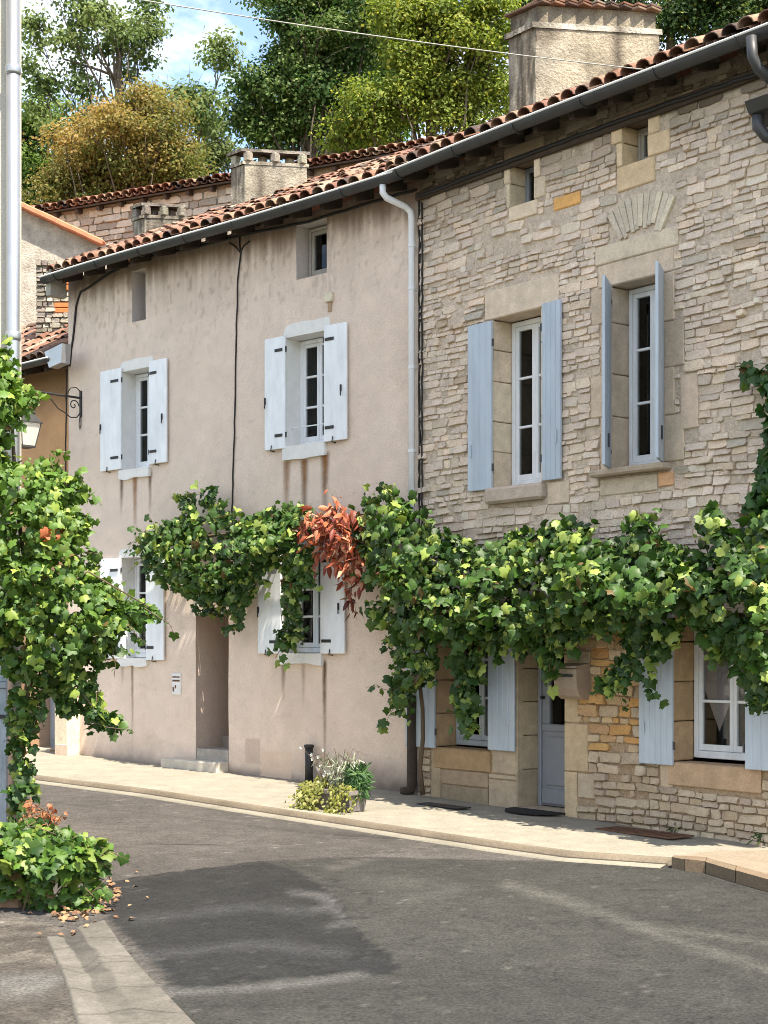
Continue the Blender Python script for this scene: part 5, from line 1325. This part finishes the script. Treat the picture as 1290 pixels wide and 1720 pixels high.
def facade_vine(name, label, cat, fr, poly, n, seed, ymid=-.30, thick=.42, size=(.085, .155), strands=(), cols=None, upb=.75, stems=(), base=None, out=(.35, -.85, 0), leafmat='leaf', nparts=300, templs=VT, spread=.92, nstr=16):
    rs = np.random.RandomState(seed)
    q = sample_poly(poly, int(n*1.6), rs)
    dens = fbm(q[:, 0]/34.0+seed, q[:, 1]/26.0, 3)
    q = q[(dens+rs.uniform(-.16, .16, len(q))) > .41][:n]
    q = q + rs.normal(0, 7.0, q.shape)
    tend = []
    for _ in range(nstr):
        k = rs.randint(len(poly)); a = np.array(poly[k], float); c0 = np.array(poly).mean(0)
        dv = a-c0; dv = dv/np.linalg.norm(dv)+np.array((rs.uniform(-.7, .7), rs.choice([-.9, .9, 1.1]))); dv /= np.linalg.norm(dv); L = rs.uniform(18, 52)
        pts_ = [tuple(a-dv*14), tuple(a+dv*L*.5+rs.normal(0, 4, 2)), tuple(a+dv*L+np.array((0, 6)))]
        tend.append(pts_); q = np.vstack([q, strand(pts_, 7.5, rs, 4)])
    for s in strands: q = np.vstack([q, strand(s[0], s[1], rs, s[2] if len(s) > 2 else 6)])
    e = edge_dist(q, poly); ins = inpoly(q[:, 0], q[:, 1], poly); e = np.where(ins, e, 0)
    body = np.clip(e/45.0, .12, 1); bump = fbm(q[:, 0]/40.0+seed*2, q[:, 1]/32.0+5, 3)
    yy = ymid - thick*body*(.35+bump*.9)*rs.uniform(-.5, 1.0, len(q))*.9
    yy = np.minimum(yy, -.04)
    P = np.zeros((len(q), 3))
    for i, (a, b_) in enumerate(q): x, z = fr.loc(a, b_, yy[i]); P[i] = (x, yy[i], z)
    b0 = base or (fr.x(poly[0][0]), 0, 0)
    root = empty(name, (*fr.world(b0[0], b0[1]), b0[2]), fr.a); tag(root, label, cat)
    P -= np.array(b0)
    M = frame_mats(len(q), rs, out, upb, spread); S = size[0]*.8+(size[1]*1.18-size[0]*.8)*rs.rand(len(q))**1.5
    C = cols(len(q), rs, q) if cols else green(len(q), rs, base=np.clip(bump*1.2-.1+rs.uniform(-.2, .2, len(q)), 0, 1))
    dead = rs.rand(len(q)) < .010; C[dead] = np.array((.13, .085, .032))*rs.uniform(.6, 1.4, (dead.sum(), 1))
    leaf_thing(root, P, M, S, C, -yy+rs.uniform(-.05, .05, len(q)), leafmat, rs, nparts, templs=templs)
    for k, (pts, r, y0) in enumerate(list(stems)+[(t_, .004, ymid-.05) for t_ in tend]):
        rg = random.Random(seed+k); L = []
        for a, b_ in pts: x, z = fr.loc(a, b_, y0); L.append((x-b0[0]+rg.uniform(-1, 1)*(.04 if r > .02 else .015), y0-b0[1]+rg.uniform(-.03, .03), z-b0[2]))
        m = MB(); m.tube(L, [r*(1-.6*i/max(1, len(L)-1)) for i in range(len(L))], 7); m.build('stem', 'vine_wood', root, True)
    return root

V_A = [(235, 905), (262, 885), (298, 868), (312, 838), (322, 828), (336, 845), (352, 822), (370, 850), (376, 868), (410, 862), (440, 866), (480, 856), (512, 850), (520, 870), (506, 890), (520, 930), (516, 960), (504, 1000), (505, 1040), (490, 1075), (470, 1098), (458, 1092), (474, 1060), (482, 1020), (479, 985), (474, 945), (444, 955), (424, 1000), (402, 1040), (386, 1060), (366, 1050), (362, 1022), (336, 1030), (327, 1000), (302, 990), (282, 972), (266, 962), (250, 960), (240, 935)]
facade_vine('grape_vine', 'green grape vine trained across the rendered wall above its doorway', 'vine', PL, V_A, 2900, 101, ymid=-.28, thick=.42, size=(.045, .11),
    strands=[([(235, 905), (205, 880)], 12), ([(505, 1040), (480, 1090), (455, 1112)], 7), ([(395, 1040), (372, 1066)], 6), ([(355, 820), (352, 870)], 8)],
    stems=[([(240, 915), (300, 905), (400, 895), (500, 890), (600, 890), (690, 900)], .022, -.16), ([(496, 900), (498, 980), (490, 1060), (462, 1105)], .010, -.2), ([(375, 900), (378, 980), (380, 1050)], .010, -.2)], base=(PL.x(690, -.15), -.15, gloc(PL, PL.x(690))))
V_B = [(598, 855), (622, 830), (650, 822), (682, 830), (690, 860), (715, 858), (740, 885), (780, 903), (792, 926), (832, 926), (850, 895), (892, 897), (930, 880), (952, 864), (985, 880), (1000, 902), (1030, 918), (1054, 900), (1070, 868), (1095, 872), (1110, 905), (1122, 918), (1180, 922), (1178, 862), (1198, 853), (1216, 880), (1228, 908), (1255, 912), (1262, 880), (1300, 850), (1320, 900), (1320, 1150), (1282, 1195), (1262, 1180), (1250, 1140), (1240, 1108), (1215, 1092), (1192, 1105), (1176, 1062), (1152, 1035), (1140, 1070), (1100, 1088), (1062, 1090), (1036, 1150), (1018, 1165), (1004, 1150), (1040, 1110), (1050, 1080), (1022, 1060), (1000, 1064), (975, 1068), (950, 1066), (936, 1090), (922, 1120), (910, 1110), (914, 1080), (880, 1088), (852, 1108), (836, 1085), (800, 1075), (796, 1120), (792, 1170), (796, 1222), (776, 1216), (766, 1170), (772, 1120), (752, 1092), (736, 1098), (725, 1140), (700, 1152), (686, 1192), (666, 1188), (656, 1160), (660, 1120), (652, 1070), (636, 1040), (612, 1028), (634, 1012), (614, 990), (602, 960), (592, 900)]
facade_vine('grape_vine', 'dense green grape vine hanging along the front of the stone house', 'vine', ST, V_B, 7800, 202, ymid=-.40, thick=.62, size=(.05, .122),
    strands=[([(790, 1120), (780, 1180), (795, 1226)], 5, 9), ([(680, 1140), (672, 1190), (690, 1215)], 6), ([(1060, 1090), (1075, 1140), (1110, 1180)], 6), ([(1100, 1085), (1090, 1150)], 6), ([(922, 1085), (916, 1135)], 6, 5), ([(1265, 1130), (1280, 1200)], 6, 12), ([(1140, 1040), (1120, 1090), (1070, 1130)], 6), ([(1185, 1060), (1205, 1110)], 6), ([(610, 1010), (605, 1035)], 7), ([(1205, 855), (1200, 900)], 6)],
    stems=[([(707, 1335), (708, 1290), (706, 1240), (708, 1190), (707, 1140), (712, 1080), (722, 1000), (760, 950), (860, 960), (1000, 965), (1150, 960), (1290, 960)], .030, -.20), ([(1075, 960), (1078, 1040), (1060, 1120), (1010, 1160)], .010, -.25), ([(780, 990), (785, 1100), (788, 1220)], .010, -.25), ([(940, 950), (926, 1050), (918, 1130)], .008, -.2)], base=(ST.x(712, -.2), -.2, gloc(ST, ST.x(712))))
# autumn red creeper between the two
V_R = [(497, 878), (520, 862), (560, 857), (590, 860), (608, 872), (603, 905), (596, 935), (606, 962), (596, 978), (586, 992), (578, 978), (572, 950), (560, 925), (540, 918), (520, 908), (502, 898)]
def reds(n, rs, q):
    lo, mid, hi = np.array((.15, .025, .018)), np.array((.42, .11, .045)), np.array((.55, .27, .15)); t = rs.rand(n)[:, None]; C = lo*(1-t)+mid*t; y = (rs.rand(n) < .35)[:, None]*rs.rand(n)[:, None]
    d = np.clip((q[:, 1]-960)/50, 0, 1)[:, None]; C = C*(1-y)+hi*y; return C*(1-d*.55)
_v = [(0, .02), (.13, -.12), (.20, -.38), (.13, -.70), (0, -1.0), (-.13, -.70), (-.20, -.38), (-.13, -.12)]
RT = [leaf_template(.3, .3, _v), leaf_template(.15, .5, _v)]
facade_vine('red_creeper', 'autumn red creeper hanging beside the lower white shutter', 'creeper', PL, V_R, 430, 303, ymid=-.34, thick=.36, size=(.10, .17), cols=reds, templs=RT, nparts=250,
    strands=[([(585, 980), (588, 1012), (586, 1035)], 5, 4), ([(598, 930), (604, 975)], 5, 5)], stems=[([(690, 895), (600, 885), (540, 880), (500, 885)], .012, -.25), ([(585, 890), (592, 960), (588, 1020)], .008, -.3)], base=(PL.x(680, -.15), -.15, gloc(PL, PL.x(680))))
# darker climber on the right edge
V_I = [(1262, 830), (1275, 800), (1290, 770), (1300, 740), (1296, 700), (1286, 640), (1300, 610), (1345, 620), (1360, 1010), (1300, 1010), (1270, 985), (1258, 940), (1254, 880)]
facade_vine('dark_climber', 'dark green climber rising up the stone wall at the right edge', 'climber', ST, V_I, 700, 404, ymid=-.22, thick=.3, size=(.09, .15), cols=lambda n, rs, q: green(n, rs, (.018, .05, .010), (.040, .10, .016), (.12, .17, .03), .1),
    strands=[([(1290, 640), (1265, 625), (1240, 608)], 6, 4), ([(1268, 628), (1246, 650)], 7, 3)], nstr=3, stems=[([(1330, 1330), (1325, 1000), (1318, 800), (1300, 650), (1240, 610)], .02, -.12)], base=(ST.x(1330, -.12), -.12, gloc(ST, ST.x(1330))))
# big vine on the near house at the left
CF = Frame((0.0, 11.9), 0.0)
V_L = [(-60, 560), (0, 588), (22, 600), (32, 640), (42, 655), (62, 662), (60, 676), (38, 688), (16, 716), (14, 772), (56, 780), (112, 756), (122, 768), (92, 790), (110, 800), (140, 822), (118, 838), (148, 880), (140, 905), (152, 930), (165, 965), (190, 985), (205, 1008), (252, 1015), (256, 1030), (215, 1046), (206, 1075), (184, 1090), (172, 1118), (150, 1130), (164, 1178), (194, 1210), (188, 1222), (160, 1214), (130, 1190), (106, 1200), (92, 1152), (66, 1180), (52, 1235), (42, 1262), (50, 1330), (62, 1380), (46, 1400), (24, 1392), (20, 1150), (0, 1085), (-60, 1060)]
def lcol(n, rs, q):
    t = np.clip(1.15-(q[:, 1]-650)/600+rs.uniform(-.3, .3, n), 0, 1); C = green(n, rs, (.022, .058, .010), (.085, .16, .022), (.26, .33, .06), .27, t); o = (np.hypot(q[:, 0]-88, (q[:, 1]-900)) < 15) & (rs.rand(n) < .5); C[o] = np.array((.42, .13, .05)); return C
facade_vine('climbing_vine', 'large leafy vine spilling over the near house corner at left', 'vine', CF, V_L, 6200, 505, ymid=-.18, thick=.60, size=(.03, .076), cols=lcol, upb=.7, spread=.95,
    strands=[([(90, 760), (120, 755)], 6, 3), ([(110, 800), (152, 825), (170, 850)], 7, 3), ([(120, 830), (165, 850)], 9, 3), ([(60, 668), (82, 660)], 7, 3), ([(140, 880), (172, 872)], 9, 3), ([(200, 1012), (262, 1020)], 4, 5), ([(225, 1040), (250, 1060)], 6, 4), ([(190, 1200), (205, 1215)], 4, 4), ([(170, 1090), (240, 1098)], 6, 5), ([(30, 1240), (38, 1320), (60, 1375)], 5, 10), ([(8, 560), (20, 640)], 5, 9)],
    stems=[([(40, 1500), (38, 1400), (30, 1280), (45, 1150), (40, 1000), (30, 850), (15, 700), (5, 590)], .028, -.06), ([(45, 1150), (90, 1000), (150, 960), (250, 1020)], .012, -.3), ([(40, 1100), (100, 1120), (160, 1190)], .010, -.3), ([(44, 1180), (70, 1080), (110, 1090)], .012, -.25)],
    base=(CF.x(38, -.06), -.06, gz(-2.8, 11.8)-.05))
# low plant at its foot
GF = Frame((0.0, 11.25), 0.0)
V_G = [(-40, 1395), (20, 1392), (50, 1386), (84, 1398), (120, 1404), (172, 1422), (165, 1445), (150, 1470), (152, 1500), (120, 1520), (96, 1532), (66, 1536), (48, 1505), (0, 1492), (-40, 1500)]
facade_vine('ground_ivy', 'low leafy plant spreading over the kerb at the vine foot', 'plant', GF, V_G, 1200, 606, ymid=-.15, thick=.42, size=(.045, .10), upb=1.1, spread=.9, cols=lambda n, rs, q: green(n, rs, (.022, .06, .010), (.08, .155, .02), (.22, .28, .05), .22),
    strands=[([(120, 1405), (178, 1425)], 5, 4), ([(150, 1480), (182, 1500)], 6, 4)], stems=[([(38, 1530), (60, 1460), (110, 1410), (165, 1425)], .008, -.2), ([(60, 1530), (40, 1450), (20, 1400)], .008, -.2), ([(70, 1535), (110, 1480), (150, 1440)], .006, -.25)], base=(GF.x(60, -.1), -.1, gz(-2.5, 11.2)-.05))
def autumn(n, rs, q): t = rs.rand(n)[:, None]; return np.array((.26, .075, .03))*(1-t)+np.array((.42, .20, .09))*t
facade_vine('autumn_shoot', 'orange tinted shoot standing at the foot of the left vine', 'plant', GF, [(55, 1372), (68, 1358), (84, 1370), (86, 1392), (70, 1405), (56, 1395)], 26, 707, ymid=-.1, thick=.1, size=(.03, .055), cols=autumn, nparts=26, stems=[([(60, 1480), (66, 1420), (70, 1362), (66, 1350)], .006, -.1)], base=(GF.x(60, -.1), -.1, gz(-2.5, 11.2)-.05))
# leaf litter
rs = np.random.RandomState(8); q = sample_poly([(40, 1508), (70, 1542), (130, 1546), (190, 1530), (205, 1505), (190, 1470), (150, 1490), (120, 1525), (60, 1535)], 130, rs); q = np.vstack([q, sample_poly([(60, 1500), (240, 1460), (260, 1540), (150, 1600), (40, 1570)], 30, rs)])
P = np.array([G(a, b_, -.038) for a, b_ in q]); P[:, 2] += rs.uniform(0, .03, len(P)); M = frame_mats(len(P), rs, (0, 0, 1), .3, .45, 1.0)
t = rs.rand(len(P))[:, None]; C = np.array((.12, .06, .035))*(1-t)+np.array((.30, .19, .10))*t
V, Fa, C = scatter_mesh(P, M, rs.uniform(.02, .05, len(P)), C, VT[1], .1, rs); o = link('leaf_litter', np_mesh('leaf_litter', V, Fa, C, 'litter')); tag(o, 'dry brown leaf litter round the foot of the left vine', None, None, 'stuff')

# ------------------------------------------------------------------ plants in the trough
def clump(name, label, base, n, seed, shape, cols, size, templs, mname='leaf', nparts=120, cat='plant'):
    rs = np.random.RandomState(seed); root = empty(name, base, PL.a); tag(root, label, cat)
    P, N = shape(n, rs); M = np.zeros((n, 3, 3))
    Zn = N/np.linalg.norm(N, axis=1)[:, None]; T = rs.normal(0, 1, (n, 3))+np.array((0, 0, .8)); Yv = T-(T*Zn).sum(1)[:, None]*Zn; Yv /= np.linalg.norm(Yv, axis=1)[:, None]
    M[:, :, 0] = np.cross(Yv, Zn); M[:, :, 1] = Yv; M[:, :, 2] = Zn
    leaf_thing(root, P, M, rs.uniform(size[0], size[1], n), cols(n, rs), -P[:, 1]+rs.uniform(-.05, .05, n), mname, rs, min(nparts, n), templs=templs); return root
px0, pz0 = pt.location.copy(), Hp
def tloc(x, y): w = PL.world(lx+x, ly+y); return (w[0], w[1], pt.location.z+Hp-.05)
_iv = [(0, .02), (.22, .08), (.34, -.12), (.30, -.42), (.14, -.62), (0, -.8), (-.14, -.62), (-.30, -.42), (-.34, -.12), (-.22, .08)]
IT = [leaf_template(.3, .3, _iv), leaf_template(.1, .6, _iv)]
def trail(cx, w):
    def f(n, rs):
        x = rs.normal(0, w, n); s = rs.rand(n)**.8; y = -.02-.22*np.sin(s*1.4)-rs.rand(n)*.05; z = .08-.30*s**1.6+rs.rand(n)*.05
        y += np.where(rs.rand(n) < .25, rs.uniform(.1, .3, n), 0); z = np.where(y > 0, .05+rs.rand(n)*.12, z)
        return np.stack([cx+x, y, z], 1), np.stack([rs.normal(0, .5, n), -1+rs.normal(0, .4, n), .6+rs.normal(0, .4, n)], 1)
    return f
yel = lambda n, rs: green(n, rs, (.10, .115, .02), (.23, .235, .045), (.42, .40, .15), .35)
tag(clump('trailing_plant', 'yellow green plant trailing over the left end of the trough', tloc(x0+.20, .08), 520, 11, trail(0, .10), yel, (.03, .062), IT), group='plants in the trough')
tag(clump('trailing_plant', 'yellow green plant trailing over the middle of the trough front', tloc(x0+.66, .08), 380, 12, trail(0, .09), yel, (.03, .06), IT), group='plants in the trough')
def spiky(n, rs):
    a = rs.rand(n)*6.28; r = rs.rand(n)**.5*.12; return np.stack([np.cos(a)*r, np.sin(a)*r*.8, .05+rs.rand(n)*.22], 1), np.stack([np.cos(a), np.sin(a)-.4, .15+0*a], 1)
_sp = [(0, 0), (.07, -.3), (.06, -.7), (0, -1), (-.06, -.7), (-.07, -.3)]
SPT = [leaf_template(.2, -.2, [(x, -y-1) if False else (x, y) for x, y in _sp])]
o = clump('rosemary_bush', 'upright dark green rosemary like bush in the trough', tloc(x0+.68, .16), 620, 13, spiky, lambda n, rs: green(n, rs, (.02, .06, .015), (.05, .12, .03), (.10, .18, .05), .2), (.10, .17), SPT)
m = MB(); rg = random.Random(2)
for k in range(8): m.tube([(rg.uniform(-.05, .05), rg.uniform(-.04, .04), 0), (rg.uniform(-.10, .10), rg.uniform(-.08, .08), .24)], .005, 5)
m.build('stem', 'vine_wood', o)
def wispy(n, rs):
    a = rs.rand(n)*6.28; h = rs.rand(n); r = .03+.26*h*rs.rand(n)**.6; return np.stack([np.cos(a)*r*1.3, np.sin(a)*r*.8, .05+h*.34], 1), np.stack([np.cos(a), np.sin(a)-.4, .5+0*a], 1)
o = clump('silver_plant', 'wispy silvery plant with arching stems at the back of the trough', tloc(x0+.42, .17), 420, 14, wispy, lambda n, rs: green(n, rs, (.16, .20, .11), (.30, .34, .22), (.62, .60, .48), .3), (.05, .11), SPT)
m = MB()
for k in range(16):
    a = rg.uniform(0, 6.28); L = rg.uniform(.15, .36); h = rg.uniform(.25, .5); m.tube([(0, 0, 0), (math.cos(a)*L*.4, math.sin(a)*L*.3, h*.7), (math.cos(a)*L*.8, math.sin(a)*L*.6, h), (math.cos(a)*L*1.2, math.sin(a)*L*.8, h*.9)], .0035, 4)
m.build('stem', 'vine_wood', o)
# daisies leaning to the left
o = empty('white_flowers', tloc(x0+.20, .16), PL.a); tag(o, 'small white flowers on thin stems in front of the iron stub', 'flowers')
for k in range(14):
    a, h = rg.uniform(-.32, .18), rg.uniform(.18, .50); y = rg.uniform(-.1, .1); m = MB(); m.tube([(0, 0, 0), (a*.5, y*.5, h*.7), (a, y, h)], .003, 4); m.build('stem', 'vine_wood', o)
    m = MB()
    for j in range(6):
        t = j*math.pi/3; c_, s_ = math.cos(t), math.sin(t); m.add([(a, y, h), (a+.012*c_-.009*s_, y-.012, h+.012*s_+.009*c_), (a+.026*c_, y-.018, h+.026*s_), (a+.012*c_+.009*s_, y-.012, h+.012*s_-.009*c_)], [(0, 1, 2, 3)], (.8, .8, .74))
    m.build('flower', 'litter', o)
# weeds at the foot of the stone wall
for (px, py, hgt, lab) in ((1137, 1398, .11, 'tiny dark weed tuft at the foot of the stone wall by the grating'), (1286, 1420, .16, 'larger weed tuft at the wall foot at the right edge')):
    X_, Y_, Z_ = G(px, py); clump('weed_tuft', lab, (X_, Y_, Z_), 60, int(px), lambda n, rs: (np.stack([rs.normal(0, .05, n), rs.normal(0, .03, n), hgt*(.3+rs.rand(n)*.7)], 1), np.stack([rs.normal(0, 1, n), -1+0*rs.rand(n), .6+0*rs.rand(n)], 1)), lambda n, rs: green(n, rs, (.02, .05, .01), (.05, .09, .02)), (.05, .12), SPT, cat='weed')
# ================================================================== trees on the slope behind
_tl = np.array([(0, 0, 0), (.34, -.45, -.10), (0, -1.0, -.05), (-.34, -.45, -.10)], float); TLF = np.array([(0, 1, 2), (0, 2, 3)])
def tree(name, label, px, Yd, blobs, nleaf, size, cols, seed, trunk=.28, nclump=70, rc=(.45, .9), airy=.0, cat='tree', limbs=26, spread=.55):
    """blobs: crown lobes given as (column, row, half width, half height) in photo survey units at distance Yd"""
    rs = np.random.RandomState(seed); k = Yd/F
    X0 = (px-CX)*k; yl = PL.local(X0, Yd)[1]
    zb = gz(X0, min(Yd, 60))-.3+6.0*float(sstep(6, 40, np.array(yl)))+3*float(sstep(40, 120, np.array(yl)))
    root = empty(name, (X0, Yd, zb-.1)); tag(root, label, cat)
    B = [((bx-CX)*k-X0, EYE+(HY-by)*k-zb, rx*k, ry*k) for bx, by, rx, ry in blobs]
    wts = np.array([b_[2]*b_[3] for b_ in B]); wts /= wts.sum()
    cen = []
    for j in rs.choice(len(B), nclump, p=wts):
        cx, cz, rx, rz = B[j]; d = rs.normal(0, 1, 3); d /= np.linalg.norm(d); r = rs.rand()**.42
        cen.append((cx+d[0]*r*rx, d[1]*r*rx*.8, cz+d[2]*r*rz))
    cen = np.array(cen); crad = rs.uniform(rc[0], rc[1], nclump)
    # wood: trunk then a limb to most clumps
    cm = cen.mean(0); zt = cm[2]
    m = MB(); tp = []
    for i in range(9):
        t = i/8; tp.append((cm[0]*t+.12*math.sin(t*5+seed), .1*math.sin(t*4+seed*2), (zt*1.05)*t))
    m.tube(tp, [trunk*(1-.72*i/8) for i in range(9)], 9); m.build('trunk', 'bark', root, True)
    lm = MB()
    for j in range(min(limbs, nclump)):
        c = cen[j]; h = min(.96, max(.30, c[2]/(zt*1.05)*rs.uniform(.66, .95))); i = h*8; i0 = int(i); f = i-i0
        a = np.array(tp[i0])*(1-f)+np.array(tp[min(8, i0+1)])*f; mid = (a+c)/2+np.array(((c-a)[0]*.16, (c-a)[1]*.16, -.10*np.linalg.norm(c-a)*.5))+rs.normal(0, .2, 3)
        r = trunk*.30*(1-.5*h); lm.tube([a, a*.6+mid*.4+rs.normal(0, .05, 3), mid, mid*.45+c*.55+rs.normal(0, .08, 3), c], [r, r*.8, r*.55, r*.35, r*.15], 6)
        for q in range(3):
            e = c+rs.normal(0, crad[j]*.8, 3); lm.tube([mid*.3+c*.7, (c+e)/2+rs.normal(0, .06, 3), e], [r*.25, r*.15, r*.06], 4)
    lm.build('limbs', 'bark', root, True)
    ci = rs.choice(nclump, nleaf, p=crad**2/(crad**2).sum()); d = rs.normal(0, 1, (nleaf, 3)); d /= np.linalg.norm(d, axis=1)[:, None]
    r = rs.rand(nleaf)**.5*(1+rs.normal(0, .18, nleaf)); sc = crad[ci][:, None]*np.array((1.15, 1.05, .72))
    P = cen[ci]+d*r[:, None]*sc
    N = d*.7+np.array((0, 0, .55))+rs.normal(0, spread, (nleaf, 3)); N /= np.linalg.norm(N, axis=1)[:, None]
    T = rs.normal(0, .9, (nleaf, 3))+np.array((0, 0, .6)); Yv = T-(T*N).sum(1)[:, None]*N; Yv /= np.linalg.norm(Yv, axis=1)[:, None]
    M = np.stack([np.cross(Yv, N), Yv, N], 2)
    ct = rs.rand(nclump); C = cols(nleaf, rs, ct[ci], P)
    V, Fa, C = scatter_mesh(P, M, rs.uniform(size[0], size[1], nleaf), C, (_tl, TLF), .05, rs)
    o = link('crown', np_mesh('crown', V, Fa, C, 'tree_leaf'), root); o['kind'] = 'stuff'
    return root
def ramp(lo, hi, acc=None, k=.0):
    def f(n, rs, t, P):
        u = np.clip(t+rs.uniform(-.25, .25, n), 0, 1)[:, None]; C = np.array(lo)*(1-u)+np.array(hi)*u
        if acc is not None: y = (rs.rand(n) < k)[:, None]; C = np.where(y, np.array(acc)*(.7+.6*rs.rand(n)[:, None]), C)
        return C
    return f
tree('ash_tree', 'tall airy ash tree with open branches against the sky', 215, 40, [(110, 60, 75, 90), (215, 60, 60, 90), (90, 190, 60, 70), (300, 190, 70, 50), (340, 90, 50, 40), (372, 50, 30, 30), (240, 130, 50, 60), (330, 165, 40, 30)], 12879, (0.081, 0.155), ramp((0.0825, 0.1275, 0.0420), (0.1950, 0.2400, 0.0825)), 1, trunk=.26, nclump=62, rc=(.30, .62), limbs=34)
tree('russet_tree', 'tree with orange and olive autumn leaves behind the barn', 215, 36, [(215, 245, 125, 85), (130, 290, 75, 55), (290, 285, 75, 55), (235, 180, 60, 45)], 36800, (0.062, 0.118), lambda n, rs, t, P: (lambda u: np.array((.12, .14, .035))*(1-u)+np.array((.40, .245, .085))*u)(np.clip(.25+.12*(P[:, 2]-P[:, 2].mean())+.5*(t-.5)-.06*P[:, 0]+rs.uniform(-.25, .25, n), 0, 1)[:, None]), 2, trunk=.22, nclump=80, rc=(.35, .7), limbs=60)
tree('hedgerow_tree', 'dense mid green tree low behind the orange verge tiles', 60, 43, [(62, 230, 60, 90), (70, 300, 60, 60), (20, 200, 60, 90)], 18400, (0.081, 0.143), ramp((0.0640, 0.1200, 0.0288), (0.1520, 0.2240, 0.0480)), 3, trunk=.22, nclump=50, rc=(.4, .8))
tree('pale_tree', 'small pale green tree seen in the sky gap by the chimney', 360, 47, [(362, 225, 24, 45), (352, 280, 30, 45)], 5979, (0.074, 0.136), ramp((0.0900, 0.1200, 0.0400), (0.1700, 0.2000, 0.0700)), 4, trunk=.14, nclump=26, rc=(.3, .55), limbs=26)
tree('oak_tree', 'large dark green tree rising left of the yellowish tree', 540, 42, [(560, 60, 105, 110), (505, 70, 60, 90), (470, 170, 80, 70), (560, 170, 90, 70), (430, 200, 40, 60), (520, -40, 90, 60)], 48299, (0.081, 0.155), ramp((0.0351, 0.0783, 0.0216), (0.1013, 0.1553, 0.0405), (0.2160, 0.2565, 0.0945), 0.1350), 5, trunk=.34, nclump=120, rc=(.4, .85), limbs=50)
tree('maple_tree', 'yellow green maple standing behind the roof ridge', 730, 38, [(740, 90, 110, 105), (660, 180, 75, 60), (790, 170, 80, 70), (700, 20, 70, 60), (780, 20, 80, 60), (610, 220, 50, 40)], 50599, (0.074, 0.136), ramp((0.0840, 0.1260, 0.0196), (0.1900, 0.2350, 0.0420), (0.3200, 0.3150, 0.0630), 0.1400), 6, trunk=.30, nclump=120, rc=(.35, .75), limbs=40)
tree('holm_oak', 'dark tree crown behind the big chimney at top right', 1120, 41, [(1060, 10, 90, 75), (1200, 0, 110, 80), (900, -40, 70, 70), (1290, 0, 80, 70)], 34500, (0.081, 0.149), ramp((0.0240, 0.0540, 0.0168), (0.0660, 0.1020, 0.0300), (0.2160, 0.2280, 0.0480), 0.0720), 7, trunk=.32, nclump=90, rc=(.4, .8), limbs=30)
tree('sycamore_tree', 'mid green tree filling the gap between oak and maple', 620, 50, [(620, 150, 80, 90), (560, 230, 70, 50), (640, 60, 60, 80)], 20700, (0.087, 0.161), ramp((0.0420, 0.0980, 0.0196), (0.1050, 0.1820, 0.0308)), 9, trunk=.3, nclump=70, rc=(.45, .9), limbs=20)
